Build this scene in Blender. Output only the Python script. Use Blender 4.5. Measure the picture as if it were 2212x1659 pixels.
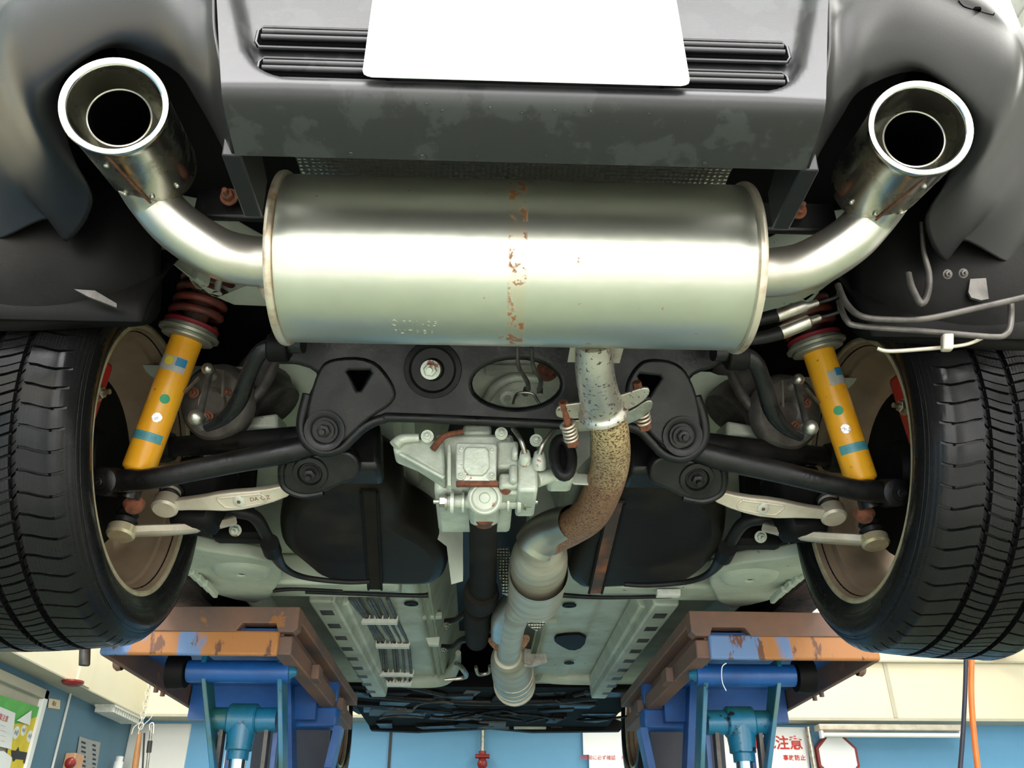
import bpy, bmesh, math, random
from mathutils import Vector, Matrix
import numpy as np
random.seed(7)
for o in list(bpy.data.objects): bpy.data.objects.remove(o)
SC = bpy.context.scene; COL = SC.collection
# ------------------------------------------------------------ camera
FPX = 1850.0; PITCH = math.radians(30.27); YAW = math.radians(2.018); CAM = Vector((-.036, 0, 1.45))
cF = Vector((math.sin(YAW)*math.cos(PITCH), math.cos(YAW)*math.cos(PITCH), math.sin(PITCH)))
cR = Vector((math.cos(YAW), -math.sin(YAW), 0)); cU = cR.cross(cF)
cd = bpy.data.cameras.new('camera'); cam = bpy.data.objects.new('camera', cd); COL.objects.link(cam)
cd.sensor_fit = 'HORIZONTAL'; cd.sensor_width = 36; cd.lens = FPX/2212*36; cd.clip_start = .02; cd.clip_end = 200
m = Matrix((cR, cU, -cF)).transposed().to_4x4(); m.translation = CAM; cam.matrix_world = m
SC.camera = cam
# ------------------------------------------------------------ world, lights, exposure
SC.view_settings.view_transform = 'Standard'; SC.view_settings.look = 'None'; SC.view_settings.gamma = 1
SC.view_settings.use_curve_mapping = False; SC.view_settings.exposure = -0.30
W = bpy.data.worlds.new('World'); SC.world = W; W.use_nodes = True
W.node_tree.nodes['Background'].inputs[0].default_value = (1, .985, .96, 1)
W.node_tree.nodes['Background'].inputs[1].default_value = 3.0
def area(name, loc, target, sx, sy, power, col=(1, 1, 1)):
    l = bpy.data.lights.new(name, 'AREA'); l.shape = 'RECTANGLE'; l.size = sx; l.size_y = sy; l.energy = power; l.color = col
    o = bpy.data.objects.new(name, l); COL.objects.link(o); o.location = loc
    o.rotation_euler = (Vector(target)-Vector(loc)).to_track_quat('-Z', 'Y').to_euler(); return o
# daylight at the open shutter door behind the camera, ceiling tube rows beside the lift
area('daylight_door', (0, -4.2, 2.2), (0, 2, 1.8), 6.4, 3.6, 430, (1, .99, .98))
for x in (-2.1, 2.6):
    for y in (0.4, 3.0, 5.6): area('ceiling_tubes', (x, y, 4.25), (x, y, 0), .5, 1.9, 70, (1, .98, .92))
area('rear_tubes', (0, -1.9, 4.3), (0, -1.9, 0), 4.8, 2.4, 560, (1, .985, 1.0))
# ------------------------------------------------------------ geometry helpers
def ray(px, py): return cR*((px-1106)/FPX)+cU*((829-py)/FPX)+cF
def at(px, py, Y):
    d = ray(px, py); return CAM+d*(Y/d.y)
def atz(px, py, z):
    d = ray(px, py); return CAM+d*((z-CAM.z)/d.z)
def atx(px, py, x):
    d = ray(px, py); return CAM+d*((x-CAM.x)/d.x)
def depth(p): return (p-CAM).dot(cF)
def rpx(w, p): return w/2*depth(p)/FPX
def S(l, r, Y, s):
    a, b = at(*l, Y), at(*r, Y); return Vector((s*(abs(a.x)+abs(b.x))/2, Y, (a.z+b.z)/2))
def catmull(P, n):
    P = [tuple(p) for p in P]; out = []
    for i in range(len(P)-1):
        p0 = np.array(P[max(i-1, 0)]); p1 = np.array(P[i]); p2 = np.array(P[i+1]); p3 = np.array(P[min(i+2, len(P)-1)])
        for k in range(n):
            t = k/n
            out.append(.5*((2*p1)+(-p0+p2)*t+(2*p0-5*p1+4*p2-p3)*t*t+(-p0+3*p1-3*p2+p3)*t**3))
    out.append(np.array(P[-1])); return out
class MB:
    def __init__(s): s.v = []; s.f = []; s.uv = None
    def add(s, vs, fs):
        b = len(s.v); s.v += [tuple(x) for x in vs]; s.f += [tuple(i+b for i in f) for f in fs]; return s
    def box(s, lo, hi):
        (a, b, c), (d, e, f) = lo, hi
        return s.hexa([(a,b,c),(d,b,c),(d,e,c),(a,e,c),(a,b,f),(d,b,f),(d,e,f),(a,e,f)])
    def hexa(s, V): return s.add(V, [(0,3,2,1),(4,5,6,7),(0,1,5,4),(1,2,6,5),(2,3,7,6),(3,0,4,7)])
    def bar(s, p, q, w, h, up=(0, 0, 1)):
        p, q = Vector(p), Vector(q); d = (q-p).normalized(); a = d.cross(Vector(up)).normalized(); b = a.cross(d)
        V = []
        for e in (p, q):
            for x, y in ((-1,-1),(1,-1),(1,1),(-1,1)): V.append(e+a*w/2*x+b*h/2*y)
        return s.hexa(V)
    def pbox(s, x0, y0, x1, y1, Y, dep, Yb=None):
        Yb = Yb or Y
        a, b, c, d = at(x0, y0, Y), at(x1, y0, Y), at(x1, y1, Yb), at(x0, y1, Yb)
        o = Vector((0, dep, 0)); return s.hexa([d, c, c+o, d+o, a, b, b+o, a+o])
    def ppoly(s, pts, Y, dep, dz=0):
        n = len(pts); A = [at(x, y, Y) for x, y in pts]; o = Vector((0, dep, dz)); B = [p+o for p in A]
        return s.add(A+B, [tuple(range(n)), tuple(range(2*n-1, n-1, -1))]+[(i, i+n, (i+1) % n+n, (i+1) % n) for i in range(n)])
    def tube(s, P, R, n=16, caps=True, sub=0):
        if not hasattr(R, '__len__'): R = [R]*len(P)
        if sub:
            Q = catmull([tuple(p)+(r,) for p, r in zip(P, R)], sub); P = [Vector(q[:3]) for q in Q]; R = [q[3] for q in Q]
        P = [Vector(p) for p in P]; V = []; F = []
        t0 = (P[1]-P[0]).normalized(); a = t0.orthogonal().normalized()
        for i, p in enumerate(P):
            t = (P[min(i+1, len(P)-1)]-P[max(i-1, 0)]).normalized()
            a = (a-t*a.dot(t)).normalized(); b = t.cross(a)
            for k in range(n):
                an = 2*math.pi*k/n; V.append(p+(a*math.cos(an)+b*math.sin(an))*R[i])
        for i in range(len(P)-1):
            for k in range(n): F.append((i*n+k, i*n+(k+1) % n, (i+1)*n+(k+1) % n, (i+1)*n+k))
        if caps: F += [tuple(range(n-1, -1, -1)), tuple(range((len(P)-1)*n, len(P)*n))]
        return s.add(V, F)
    def ptube(s, L, n=16, sub=6, caps=True):
        P = [at(x, y, Y) for x, y, Y, w in L]; R = [rpx(l[3], p) for l, p in zip(L, P)]
        return s.tube(P, R, n, caps, sub)
    def cyl(s, p, q, r, r2=None, n=24): return s.tube([p, q], [r, r if r2 is None else r2], n)
    def lathe(s, c, ax, prof, n=48, closed=False, ref=None, a0=0, a1=2*math.pi):
        c = Vector(c); ax = Vector(ax).normalized(); a = (Vector(ref)-ax*Vector(ref).dot(ax)).normalized() if ref else ax.orthogonal().normalized(); b = ax.cross(a)
        full = abs(a1-a0-2*math.pi) < 1e-6; m_ = n if full else n+1; V = []; F = []; k = len(prof)
        for j in range(m_):
            an = a0+(a1-a0)*j/n; d = a*math.cos(an)+b*math.sin(an)
            for h, r in prof: V.append(c+ax*h+d*r)
        for j in range(n):
            j2 = (j+1) % m_
            for i in range(k-1+closed): F.append((j*k+i, j2*k+i, j2*k+(i+1) % k, j*k+(i+1) % k))
        return s.add(V, F)
    def hexbolt(s, p, ax, r, h):
        p = Vector(p); ax = Vector(ax).normalized()
        s.tube([p, p+ax*h*.25], [r*1.45, r*1.45], 20); s.tube([p+ax*h*.25, p+ax*h*.92, p+ax*h], [r, r, r*.85], 6)
        s.tube([p+ax*h, p+ax*h*1.7], [r*.45, r*.42], 10); return s
    def helix(s, p, q, R, r, turns, n=10):
        p, q = Vector(p), Vector(q); ax = (q-p).normalized(); a = ax.orthogonal().normalized(); b = ax.cross(a); m_ = int(turns*20)
        return s.tube([p+(q-p)*i/m_+(a*math.cos(i*math.pi/10)+b*math.sin(i*math.pi/10))*R for i in range(m_+1)], r, n)
    def sphere(s, c, r, sc=(1, 1, 1), n=20):
        c = Vector(c); V = []; F = []; h = n//2
        for i in range(h+1):
            for j in range(n):
                t = math.pi*i/h; u = 2*math.pi*j/n; V.append(c+Vector((r*sc[0]*math.sin(t)*math.cos(u), r*sc[1]*math.sin(t)*math.sin(u), r*sc[2]*math.cos(t))))
        for i in range(h):
            for j in range(n): F.append((i*n+j, (i+1)*n+j, (i+1)*n+(j+1) % n, i*n+(j+1) % n))
        return s.add(V, F)
    def grid(s, rows):
        n = len(rows[0]); V = [p for r_ in rows for p in r_]
        return s.add(V, [(i*n+j, i*n+j+1, (i+1)*n+j+1, (i+1)*n+j) for i in range(len(rows)-1) for j in range(n-1)])
    def mesh(s, name, mats, angle=38, recalc=True):
        me = bpy.data.meshes.new(name); me.from_pydata(s.v, [], s.f)
        bm = bmesh.new(); bm.from_mesh(me); bmesh.ops.remove_doubles(bm, verts=bm.verts, dist=1e-6)
        bmesh.ops.dissolve_degenerate(bm, edges=bm.edges, dist=1e-7)
        if recalc: bmesh.ops.recalc_face_normals(bm, faces=bm.faces)
        bm.to_mesh(me); bm.free()
        return fin(me, mats, angle)
def fin(me, mats, angle=38):
    for mt in (mats if isinstance(mats, (list, tuple)) else [mats]): me.materials.append(mt)
    me.shade_smooth(); me.set_sharp_from_angle(angle=math.radians(angle)); return me
def link(name, me, parent=None, label=None, cat=None, group=None, kind=None, bevel=0, seg=2):
    o = bpy.data.objects.new(name, me); COL.objects.link(o)
    if parent: o.parent = parent; o.matrix_parent_inverse = parent_world(parent).inverted()
    for k, v in (('label', label), ('category', cat), ('group', group), ('kind', kind)):
        if v: o[k] = v
    if bevel:
        b = o.modifiers.new('bevel', 'BEVEL'); b.width = bevel; b.segments = seg; b.limit_method = 'ANGLE'; b.angle_limit = math.radians(40)
    return o
def parent_world(o):
    mm = Matrix.Translation(o.location)
    return (parent_world(o.parent) @ o.matrix_parent_inverse @ mm) if o.parent else mm
def obj(name, mb, mat, parent=None, **k):
    a = k.pop('angle', 38); return link(name, mb.mesh(name, mat, a), parent, **k)
def thing(name, label, cat, loc, group=None):
    o = bpy.data.objects.new(name, None); COL.objects.link(o); o.location = loc; o.empty_display_size = .1
    o['label'] = label; o['category'] = cat
    if group: o['group'] = group
    return o
def struct(name, mb, mat, **k): return obj(name, mb, mat, kind='structure', **k)
# a flat plate with holes cut through it, lying in a plane given by origin, its x axis and its y axis
def plate_mesh(name, polys, O, X, Yx, thick, bevel, mat, smooth_pts=0):
    O, X, Yx = Vector(O), Vector(X).normalized(), Vector(Yx).normalized(); Z = X.cross(Yx)
    cu = bpy.data.curves.new(name, 'CURVE'); cu.dimensions = '2D'; cu.fill_mode = 'BOTH'; cu.extrude = max(thick/2-bevel, 0); cu.bevel_depth = bevel; cu.bevel_resolution = 2; cu.offset = -bevel
    for pi_, poly in enumerate(polys):
        L = [((Vector(p)-O).dot(X), (Vector(p)-O).dot(Yx)) for p in poly]
        if smooth_pts and pi_ == 0:
            n = len(L); LL = []
            for i in range(n):
                a = np.array(L[i]); b = np.array(L[(i+1) % n]); LL += [tuple(a*.75+b*.25), tuple(a*.25+b*.75)]
            L = LL
            for _ in range(smooth_pts-1):
                n = len(L); LL = []
                for i in range(n):
                    a = np.array(L[i]); b = np.array(L[(i+1) % n]); LL += [tuple(a*.75+b*.25), tuple(a*.25+b*.75)]
                L = LL
        sp = cu.splines.new('POLY'); sp.points.add(len(L)-1); sp.use_cyclic_u = True
        for i, (x, y) in enumerate(L): sp.points[i].co = (x, y, 0, 1)
    ob = bpy.data.objects.new('tmp', cu); COL.objects.link(ob)
    me = bpy.data.meshes.new_from_object(ob.evaluated_get(bpy.context.evaluated_depsgraph_get()))
    bpy.data.objects.remove(ob); M4 = Matrix((X, Yx, Z)).transposed().to_4x4(); M4.translation = O; me.transform(M4)
    return fin(me, mat, 35)
class Plane:           # through (y0,z0), containing the x axis; dirv = (dy,dz) of its second axis
    def __init__(s, y0, z0, dy, dz):
        s.O = Vector((0, y0, z0)); s.X = Vector((1, 0, 0)); s.Y = Vector((0, dy, dz)).normalized(); s.N = s.X.cross(s.Y)
    def __call__(s, px, py):
        d = ray(px, py); t = (s.O-CAM).dot(s.N)/d.dot(s.N); return CAM+d*t
def pplate(name, polys, pl, thick, bevel, mat, parent=None, smooth=0, **k):
    me = plate_mesh(name, [[pl(*p) for p in poly] for poly in polys], pl.O, pl.X, pl.Y, thick, bevel, mat, smooth)
    return link(name, me, parent, **k)
def text_me(name, txt, size, fn, mat, ext=.0004, bold=0, space=1.0):
    cu = bpy.data.curves.new(name, 'FONT'); cu.body = txt; cu.size = size; cu.extrude = ext; cu.offset = bold; cu.align_x = 'CENTER'; cu.align_y = 'CENTER'; cu.space_character = space
    ob = bpy.data.objects.new('tmp', cu); COL.objects.link(ob)
    me = bpy.data.meshes.new_from_object(ob.evaluated_get(bpy.context.evaluated_depsgraph_get())); bpy.data.objects.remove(ob)
    for v in me.vertices: v.co = fn(v.co.x, v.co.y, v.co.z)
    me.materials.clear(); me.materials.append(mat); return me
# ------------------------------------------------------------ materials
def base_mat(name):
    m_ = bpy.data.materials.new(name); m_.use_nodes = True; nt = m_.node_tree; return m_, nt, nt.nodes['Principled BSDF']
def L(nt, a, b): nt.links.new(a, b)
def coords(nt, scale=(1, 1, 1)):
    tc = nt.nodes.new('ShaderNodeTexCoord'); mp = nt.nodes.new('ShaderNodeMapping'); mp.inputs['Scale'].default_value = scale
    L(nt, tc.outputs['Object'], mp.inputs[0]); return mp.outputs[0]
def noise(nt, vec, scale, det=6, rough=.6):
    n = nt.nodes.new('ShaderNodeTexNoise'); n.inputs['Scale'].default_value = scale; n.inputs['Detail'].default_value = det; n.inputs['Roughness'].default_value = rough
    L(nt, vec, n.inputs['Vector']); return n.outputs['Fac']
def ramp(nt, fac, stops):
    r = nt.nodes.new('ShaderNodeValToRGB'); e = r.color_ramp.elements
    while len(e) < len(stops): e.new(.5)
    for i, (p, c) in enumerate(stops): e[i].position = p; e[i].color = (c if len(c) == 4 else tuple(c)+(1,)) if hasattr(c, '__len__') else (c, c, c, 1)
    L(nt, fac, r.inputs[0]); return r.outputs[0]
def mixc(nt, f, a, b, mode='MIX'):
    x = nt.nodes.new('ShaderNodeMix'); x.data_type = 'RGBA'; x.blend_type = mode
    for s, v in ((0, f), (6, a), (7, b)):
        if hasattr(v, 'is_linked'): L(nt, v, x.inputs[s])
        else: x.inputs[s].default_value = v if s == 0 else tuple(v)+(1,)*(4-len(v))
    return x.outputs[2]
def bump(nt, bs, h, strength, dist=.002):
    b = nt.nodes.new('ShaderNodeBump'); b.inputs['Strength'].default_value = strength; b.inputs['Distance'].default_value = dist
    L(nt, h, b.inputs['Height']); L(nt, b.outputs[0], bs.inputs['Normal'])
def mat(name, c, rough=.5, metal=0, c2=None, ns=12, lo=.4, hi=.65, r2=None, bp=0, bs_=60, scale=(1, 1, 1), spots=None, spot_s=40, spot_t=.62, bdist=.002, coat=0, spec=.5):
    m_, nt, b = base_mat(name); vec = coords(nt, scale)
    b.inputs['Metallic'].default_value = metal; b.inputs['Roughness'].default_value = rough; b.inputs['Specular IOR Level'].default_value = spec
    col = None
    f = noise(nt, vec, ns)
    fr = ramp(nt, f, [(lo, 0.0), (hi, 1.0)])
    c2_ = c2 if c2 else tuple(x*.82 for x in c)
    col = mixc(nt, fr, c, c2_)
    if r2 is not None: L(nt, ramp(nt, f, [(lo, rough), (hi, r2)]), b.inputs['Roughness'])
    if spots:
        g = ramp(nt, noise(nt, vec, spot_s, 8, .65), [(spot_t, 0.0), (spot_t+.03, 1.0)])
        col = mixc(nt, g, col, spots)
        mr = nt.nodes.new('ShaderNodeMath'); mr.operation = 'MULTIPLY_ADD'; L(nt, g, mr.inputs[0]); mr.inputs[1].default_value = -metal; mr.inputs[2].default_value = metal; L(nt, mr.outputs[0], b.inputs['Metallic'])
    L(nt, col, b.inputs['Base Color'])
    if bp: bump(nt, b, noise(nt, vec, bs_, 5), bp, bdist)
    if coat: b.inputs['Coat Weight'].default_value = coat
    return m_
RUST = (.25, .085, .03); RUSTD = (.09, .035, .018)
M = {}
M['bumper'] = mat('black bumper plastic', (.009, .009, .010), .36, 0, (.012, .012, .012), 3, r2=.40, bp=.04, bs_=300, spec=.26)
M['bumper_panel'] = mat('satin black bumper panel', (.016, .016, .017), .33, 0, (.028, .03, .03), 16, .52, .56, r2=.37, bp=.04, bs_=250)
M['black'] = mat('chassis black paint', (.005, .005, .005), .27, 0, (.011, .011, .011), 14, r2=.5, bp=.3, bs_=90, spec=.3)
M['blackrough'] = mat('dull black plastic', (.004, .004, .004), .55, 0, (.008, .0075, .007), 8, bp=.2, bs_=120, spec=.1)
M['tank'] = mat('dirty black tank', (.009, .0075, .006), .42, 0, (.030, .024, .018), 5, .55, .75, r2=.65, bp=.2, bs_=60, spec=.14)
M['void'] = mat('black parts and void shade', (.003, .003, .003), .75, 0, (.006, .006, .006), 5, spec=.1)
M['cavity'] = mat('soot and cavity shade black', (.001, .001, .001), .9, spec=.02)
M['tube'] = mat('exhaust steel', (.60, .58, .52), .30, .92, (.46, .43, .36), 6, .35, .7, r2=.4, bp=.05, bs_=200)
M['chrome'] = mat('stained polished steel', (.56, .56, .50), .20, 1, (.36, .35, .27), 18, .46, .6, r2=.36)
M['lip'] = mat('polished steel lip', (.9, .88, .84), .12, 1)
M['flangeedge'] = mat('tan steel seam', (.62, .55, .44), .38, .7, (.36, .22, .11), 18, .52, .68, bp=.1)
M['speckle'] = mat('pitted steel pipe', (.52, .50, .44), .38, .8, (.36, .27, .2), 6, .5, .7, spots=(.05, .03, .02), spot_s=130, spot_t=.575)
M['rustpipe'] = None
M['rust'] = mat('rusted iron', (.19, .06, .028), .85, 0, (.07, .028, .016), 60, bp=.5, bs_=200)
M['can'] = mat('catalyst steel', (.56, .53, .42), .46, .6, (.38, .34, .26), 7, .4, .7, r2=.55, bp=.05, scale=(1, 5, 1))
M['alu'] = mat('cast aluminium', (.58, .62, .52), .5, .3, (.40, .43, .36), 14, r2=.65, bp=.6, bs_=160)
M['aluplate'] = mat('aluminium cover plate', (.58, .61, .53), .42, .35, (.44, .46, .40), 18, bp=.3, bs_=200, spots=(.30, .10, .05), spot_s=22, spot_t=.60)
M['arm'] = mat('forged aluminium arm', (.60, .54, .44), .45, .45, (.45, .39, .3), 14, bp=.2, bs_=150)
M['steel'] = mat('zinc steel', (.46, .44, .39), .34, .9, (.28, .26, .2), 40)
M['darksteel'] = mat('dark dirty steel', (.12, .11, .10), .5, .5, (.05, .045, .04), 20, bp=.3)
M['primer'] = mat('grey green underbody primer', (.46, .50, .41), .42, 0, (.27, .29, .24), 5, .38, .72, r2=.65, bp=.3, bs_=30, spots=(.16, .14, .10), spot_s=34, spot_t=.66)
M['gold'] = mat('dusty bronze wheel', (.34, .25, .17), .42, .35, (.20, .14, .09), 6, .35, .7, r2=.6, bp=.1, bs_=80)
M['goldlip'] = mat('gold wheel lip', (.74, .66, .44), .3, .6, (.5, .42, .26), 20)
M['yellow'] = mat('yellow damper paint', (.85, .42, .02), .33, 0, (.78, .34, .015), 10, spots=(.30, .12, .01), spot_s=90, spot_t=.66)
M['red'] = mat('red caliper paint', (.42, .02, .015), .4, 0, (.2, .015, .012), 12)
M['perch'] = mat('dull ring nut alloy', (.34, .34, .28), .42, .6, (.24, .24, .2), 20)
M['crimson'] = mat('crimson spring pad', (.20, .012, .02), .5)
M['boxorange'] = mat('orange box enamel', (.72, .38, .20), .5)
M['spring'] = mat('dirty red coil', (.13, .02, .012), .55, 0, (.06, .02, .015), 20, .45, .6)
M['springdark'] = mat('dark coil', (.05, .03, .025), .6, 0, RUST, 10, .5, .7)
M['white'] = mat('white plastic clip', (.72, .72, .66), .45, 0, (.6, .6, .52), 60)
M['plate'] = mat('blank white plate', (.93, .93, .93), .35, 0, (.92, .92, .92), 3)
M['green'] = mat('green dot sticker', (.02, .33, .14), .5)
M['silver'] = mat('crumpled silver sticker', (.7, .7, .68), .2, 1, (.3, .3, .3), 120, .45, .55, bp=.5, bs_=300)
M['stlabel'] = mat('grey sticker', (.42, .42, .40), .45, 0, (.35, .35, .33), 60)
M['blue_st'] = mat('blue sticker', (.02, .22, .42), .45)
M['teal'] = mat('teal sticker band', (.07, .30, .33), .45, 0, (.10, .26, .24), 40)
M['ylw_st'] = mat('yellow emblem', (.8, .62, .05), .45)
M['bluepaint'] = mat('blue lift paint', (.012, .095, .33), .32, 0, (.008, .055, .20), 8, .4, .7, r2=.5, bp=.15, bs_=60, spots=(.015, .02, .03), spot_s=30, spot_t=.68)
M['teal_arm'] = mat('oily blue green lift paint', (.01, .13, .24), .30, 0, (.015, .09, .085), 9, .45, .6, bp=.2, bs_=60, spots=(.01, .012, .015), spot_s=22, spot_t=.62)
M['bluerust'] = mat('worn blue paint over rust', (.13, .22, .42), .5, 0, (.40, .16, .045), 8, .45, .50, bp=.4, bs_=70, scale=(1, 1, .3), spots=(.14, .055, .03), spot_s=24, spot_t=.56)
M['shaft'] = mat('dusty black shaft', (.014, .012, .010), .7, 0, (.022, .018, .014), 10, spec=.05)
M['ironrust'] = mat('brown rusted lift steel', (.20, .10, .065), .62, .1, (.11, .075, .065), 5, .4, .65, bp=.4, bs_=80, spots=(.28, .11, .035), spot_s=10, spot_t=.60)
M['rod'] = mat('chrome rod', (.9, .9, .88), .08, 1)
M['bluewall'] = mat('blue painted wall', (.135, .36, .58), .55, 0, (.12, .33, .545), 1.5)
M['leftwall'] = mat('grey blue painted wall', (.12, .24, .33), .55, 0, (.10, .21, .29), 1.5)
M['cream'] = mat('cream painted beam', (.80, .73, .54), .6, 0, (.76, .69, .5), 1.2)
M['creamgrey'] = mat('soffit and reflection grey cream', (.5, .47, .36), .6, 0, (.42, .39, .3), 2)
M['whitewall'] = mat('white panel', (.78, .77, .72), .6, 0, (.73, .72, .67), 2)
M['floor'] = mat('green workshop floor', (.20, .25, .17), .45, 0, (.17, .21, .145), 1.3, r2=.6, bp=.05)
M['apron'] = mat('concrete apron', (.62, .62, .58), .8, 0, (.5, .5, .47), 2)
M['ceil'] = mat('white ceiling', (.78, .78, .74), .8)
M['paper'] = mat('white paper', (.88, .88, .86), .7, 0, (.85, .85, .83), 4)
M['inkred'] = mat('red ink', (.62, .03, .02), .6)
M['ink'] = mat('black ink', (.03, .03, .03), .6)
M['orange'] = mat('orange hose rubber', (.85, .18, .03), .4)
M['navy'] = mat('navy cable rubber', (.015, .018, .04), .5)
M['alarm'] = mat('red alarm enamel', (.26, .02, .015), .35)
M['wood'] = mat('tan wood', (.50, .24, .09), .5, 0, (.42, .19, .07), 20)
M['amber'] = mat('amber lens', (.85, .45, .08), .3)
M['postgreen'] = mat('green poster', (.12, .50, .10), .6)
M['postyel'] = mat('yellow poster', (.82, .62, .03), .6)
M['dimple'] = None
def pipe_rust():
    m_, nt, b = base_mat('rusty exhaust pipe steel'); vec = coords(nt); b.inputs['Metallic'].default_value = .3; b.inputs['Roughness'].default_value = .5
    sep = nt.nodes.new('ShaderNodeSeparateXYZ'); L(nt, vec, sep.inputs[0])
    n1 = noise(nt, vec, 14, 5); ad = nt.nodes.new('ShaderNodeMath'); ad.operation = 'MULTIPLY_ADD'; L(nt, n1, ad.inputs[0]); ad.inputs[1].default_value = .28; L(nt, sep.outputs[1], ad.inputs[2])
    mr = nt.nodes.new('ShaderNodeMapRange'); L(nt, ad.outputs[0], mr.inputs[0]); mr.inputs[1].default_value = 1.34; mr.inputs[2].default_value = 1.52
    col = mixc(nt, mr.outputs[0], (.58, .46, .24), (.30, .165, .085))
    col = mixc(nt, ramp(nt, noise(nt, vec, 240, 6, .6), [(.5, 0.0), (.56, 1.0)]), col, (.15, .06, .03))
    L(nt, col, b.inputs['Base Color']); bump(nt, b, noise(nt, vec, 180, 5), .25); return m_
M['glow'] = base_mat('lit tube')[0]; _b = M['glow'].node_tree.nodes['Principled BSDF']; _b.inputs['Emission Color'].default_value = (1, .98, .92, 1); _b.inputs['Emission Strength'].default_value = 14
def dimple():
    m_, nt, b = base_mat('dimpled heat shield foil'); vec = coords(nt, (1, 1, 1))
    v = nt.nodes.new('ShaderNodeTexVoronoi'); v.inputs['Scale'].default_value = 130; v.inputs['Randomness'].default_value = .15; L(nt, vec, v.inputs['Vector'])
    b.inputs['Metallic'].default_value = .9; b.inputs['Roughness'].default_value = .32; b.inputs['Base Color'].default_value = (.42, .42, .38, 1)
    bump(nt, b, v.outputs['Distance'], 1, .006); return m_
M['dimple'] = dimple(); M['rustpipe'] = pipe_rust()
def muffler_mat():
    m_, nt, b = base_mat('brushed muffler steel'); vec = coords(nt)
    sep = nt.nodes.new('ShaderNodeSeparateXYZ'); L(nt, vec, sep.inputs[0])
    n1 = noise(nt, vec, 5, 4); col = mixc(nt, ramp(nt, n1, [(.35, 0.0), (.7, 1.0)]), (.56, .57, .49), (.48, .485, .41))
    def band(c, w, soft):
        a = nt.nodes.new('ShaderNodeMath'); a.operation = 'SUBTRACT'; L(nt, sep.outputs[0], a.inputs[0]); a.inputs[1].default_value = c
        a2 = nt.nodes.new('ShaderNodeMath'); a2.operation = 'ABSOLUTE'; L(nt, a.outputs[0], a2.inputs[0])
        mr = nt.nodes.new('ShaderNodeMapRange'); L(nt, a2.outputs[0], mr.inputs[0]); mr.inputs[1].default_value = w; mr.inputs[2].default_value = w+soft; mr.inputs[3].default_value = 1; mr.inputs[4].default_value = 0
        return mr.outputs[0]
    def mul(a, c):
        x = nt.nodes.new('ShaderNodeMath'); x.operation = 'MULTIPLY'
        for i, v in ((0, a), (1, c)):
            if hasattr(v, 'is_linked'): L(nt, v, x.inputs[i])
            else: x.inputs[i].default_value = v
        return x.outputs[0]
    bd = band(.0, .0095, .003)
    col = mixc(nt, mul(bd, .35), col, (.62, .50, .34))
    r1 = ramp(nt, noise(nt, vec, 52, 7, .62), [(.52, 0.0), (.57, 1.0)]); spots = mul(bd, r1)
    wide = band(.0, .02, .035); r2 = ramp(nt, noise(nt, vec, 160, 5), [(.66, 0.0), (.69, 1.0)])
    r3 = ramp(nt, noise(nt, vec, 42, 3), [(.715, 0.0), (.74, 1.0)])
    top = nt.nodes.new('ShaderNodeMapRange'); L(nt, sep.outputs[2], top.inputs[0]); top.inputs[1].default_value = 2.2; top.inputs[2].default_value = 2.24
    mx = nt.nodes.new('ShaderNodeMath'); mx.operation = 'MAXIMUM'; L(nt, spots, mx.inputs[0]); L(nt, mul(mul(r2, band(.06, .10, .08)), top.outputs[0]), mx.inputs[1])
    mx2 = nt.nodes.new('ShaderNodeMath'); mx2.operation = 'MAXIMUM'; L(nt, mx.outputs[0], mx2.inputs[0]); L(nt, mul(r3, .8), mx2.inputs[1])
    col = mixc(nt, mx2.outputs[0], col, (.22, .085, .025)); L(nt, col, b.inputs['Base Color'])
    mt = nt.nodes.new('ShaderNodeMapRange'); L(nt, mx2.outputs[0], mt.inputs[0]); mt.inputs[3].default_value = .9; mt.inputs[4].default_value = .05; L(nt, mt.outputs[0], b.inputs['Metallic'])
    L(nt, ramp(nt, n1, [(.3, .31), (.7, .37)]), b.inputs['Roughness']); bump(nt, b, noise(nt, vec, 9, 3), .12, .01); return m_
M['muffler'] = muffler_mat()
def rubber_mat():
    m_, nt, b = base_mat('tyre rubber'); uv = nt.nodes.new('ShaderNodeUVMap'); uv.uv_map = 'uv'
    mp = nt.nodes.new('ShaderNodeMapping'); mp.inputs['Scale'].default_value = (1, 1, 1); L(nt, uv.outputs[0], mp.inputs[0])
    w = nt.nodes.new('ShaderNodeTexWave'); w.wave_type = 'BANDS'; w.bands_direction = 'X'; w.inputs['Scale'].default_value = 130; w.inputs['Distortion'].default_value = 0
    zig = nt.nodes.new('ShaderNodeTexWave'); zig.bands_direction = 'Y'; zig.wave_profile = 'TRI'; zig.inputs['Scale'].default_value = 60; L(nt, mp.outputs[0], zig.inputs[0])
    ma = nt.nodes.new('ShaderNodeVectorMath'); ma.operation = 'MULTIPLY_ADD'; L(nt, zig.outputs['Color'], ma.inputs[0]); ma.inputs[1].default_value = (.0025, 0, 0); L(nt, mp.outputs[0], ma.inputs[2]); L(nt, ma.outputs[0], w.inputs[0])
    r = ramp(nt, w.outputs['Fac'], [(.04, 0.0), (.16, 1.0)]); vec = coords(nt)
    b.inputs['Base Color'].default_value = (.005, .005, .005, 1); b.inputs['Specular IOR Level'].default_value = .2; L(nt, ramp(nt, noise(nt, vec, 14, 5), [(.35, .16), (.7, .42)]), b.inputs['Roughness'])
    bump(nt, b, r, .5, .0012); return m_
M['rubber'] = rubber_mat()
M['rubberplain'] = mat('black rubber', (.008, .008, .008), .42, 0, (.015, .015, .014), 30, bp=.1, spec=.2)
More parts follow.
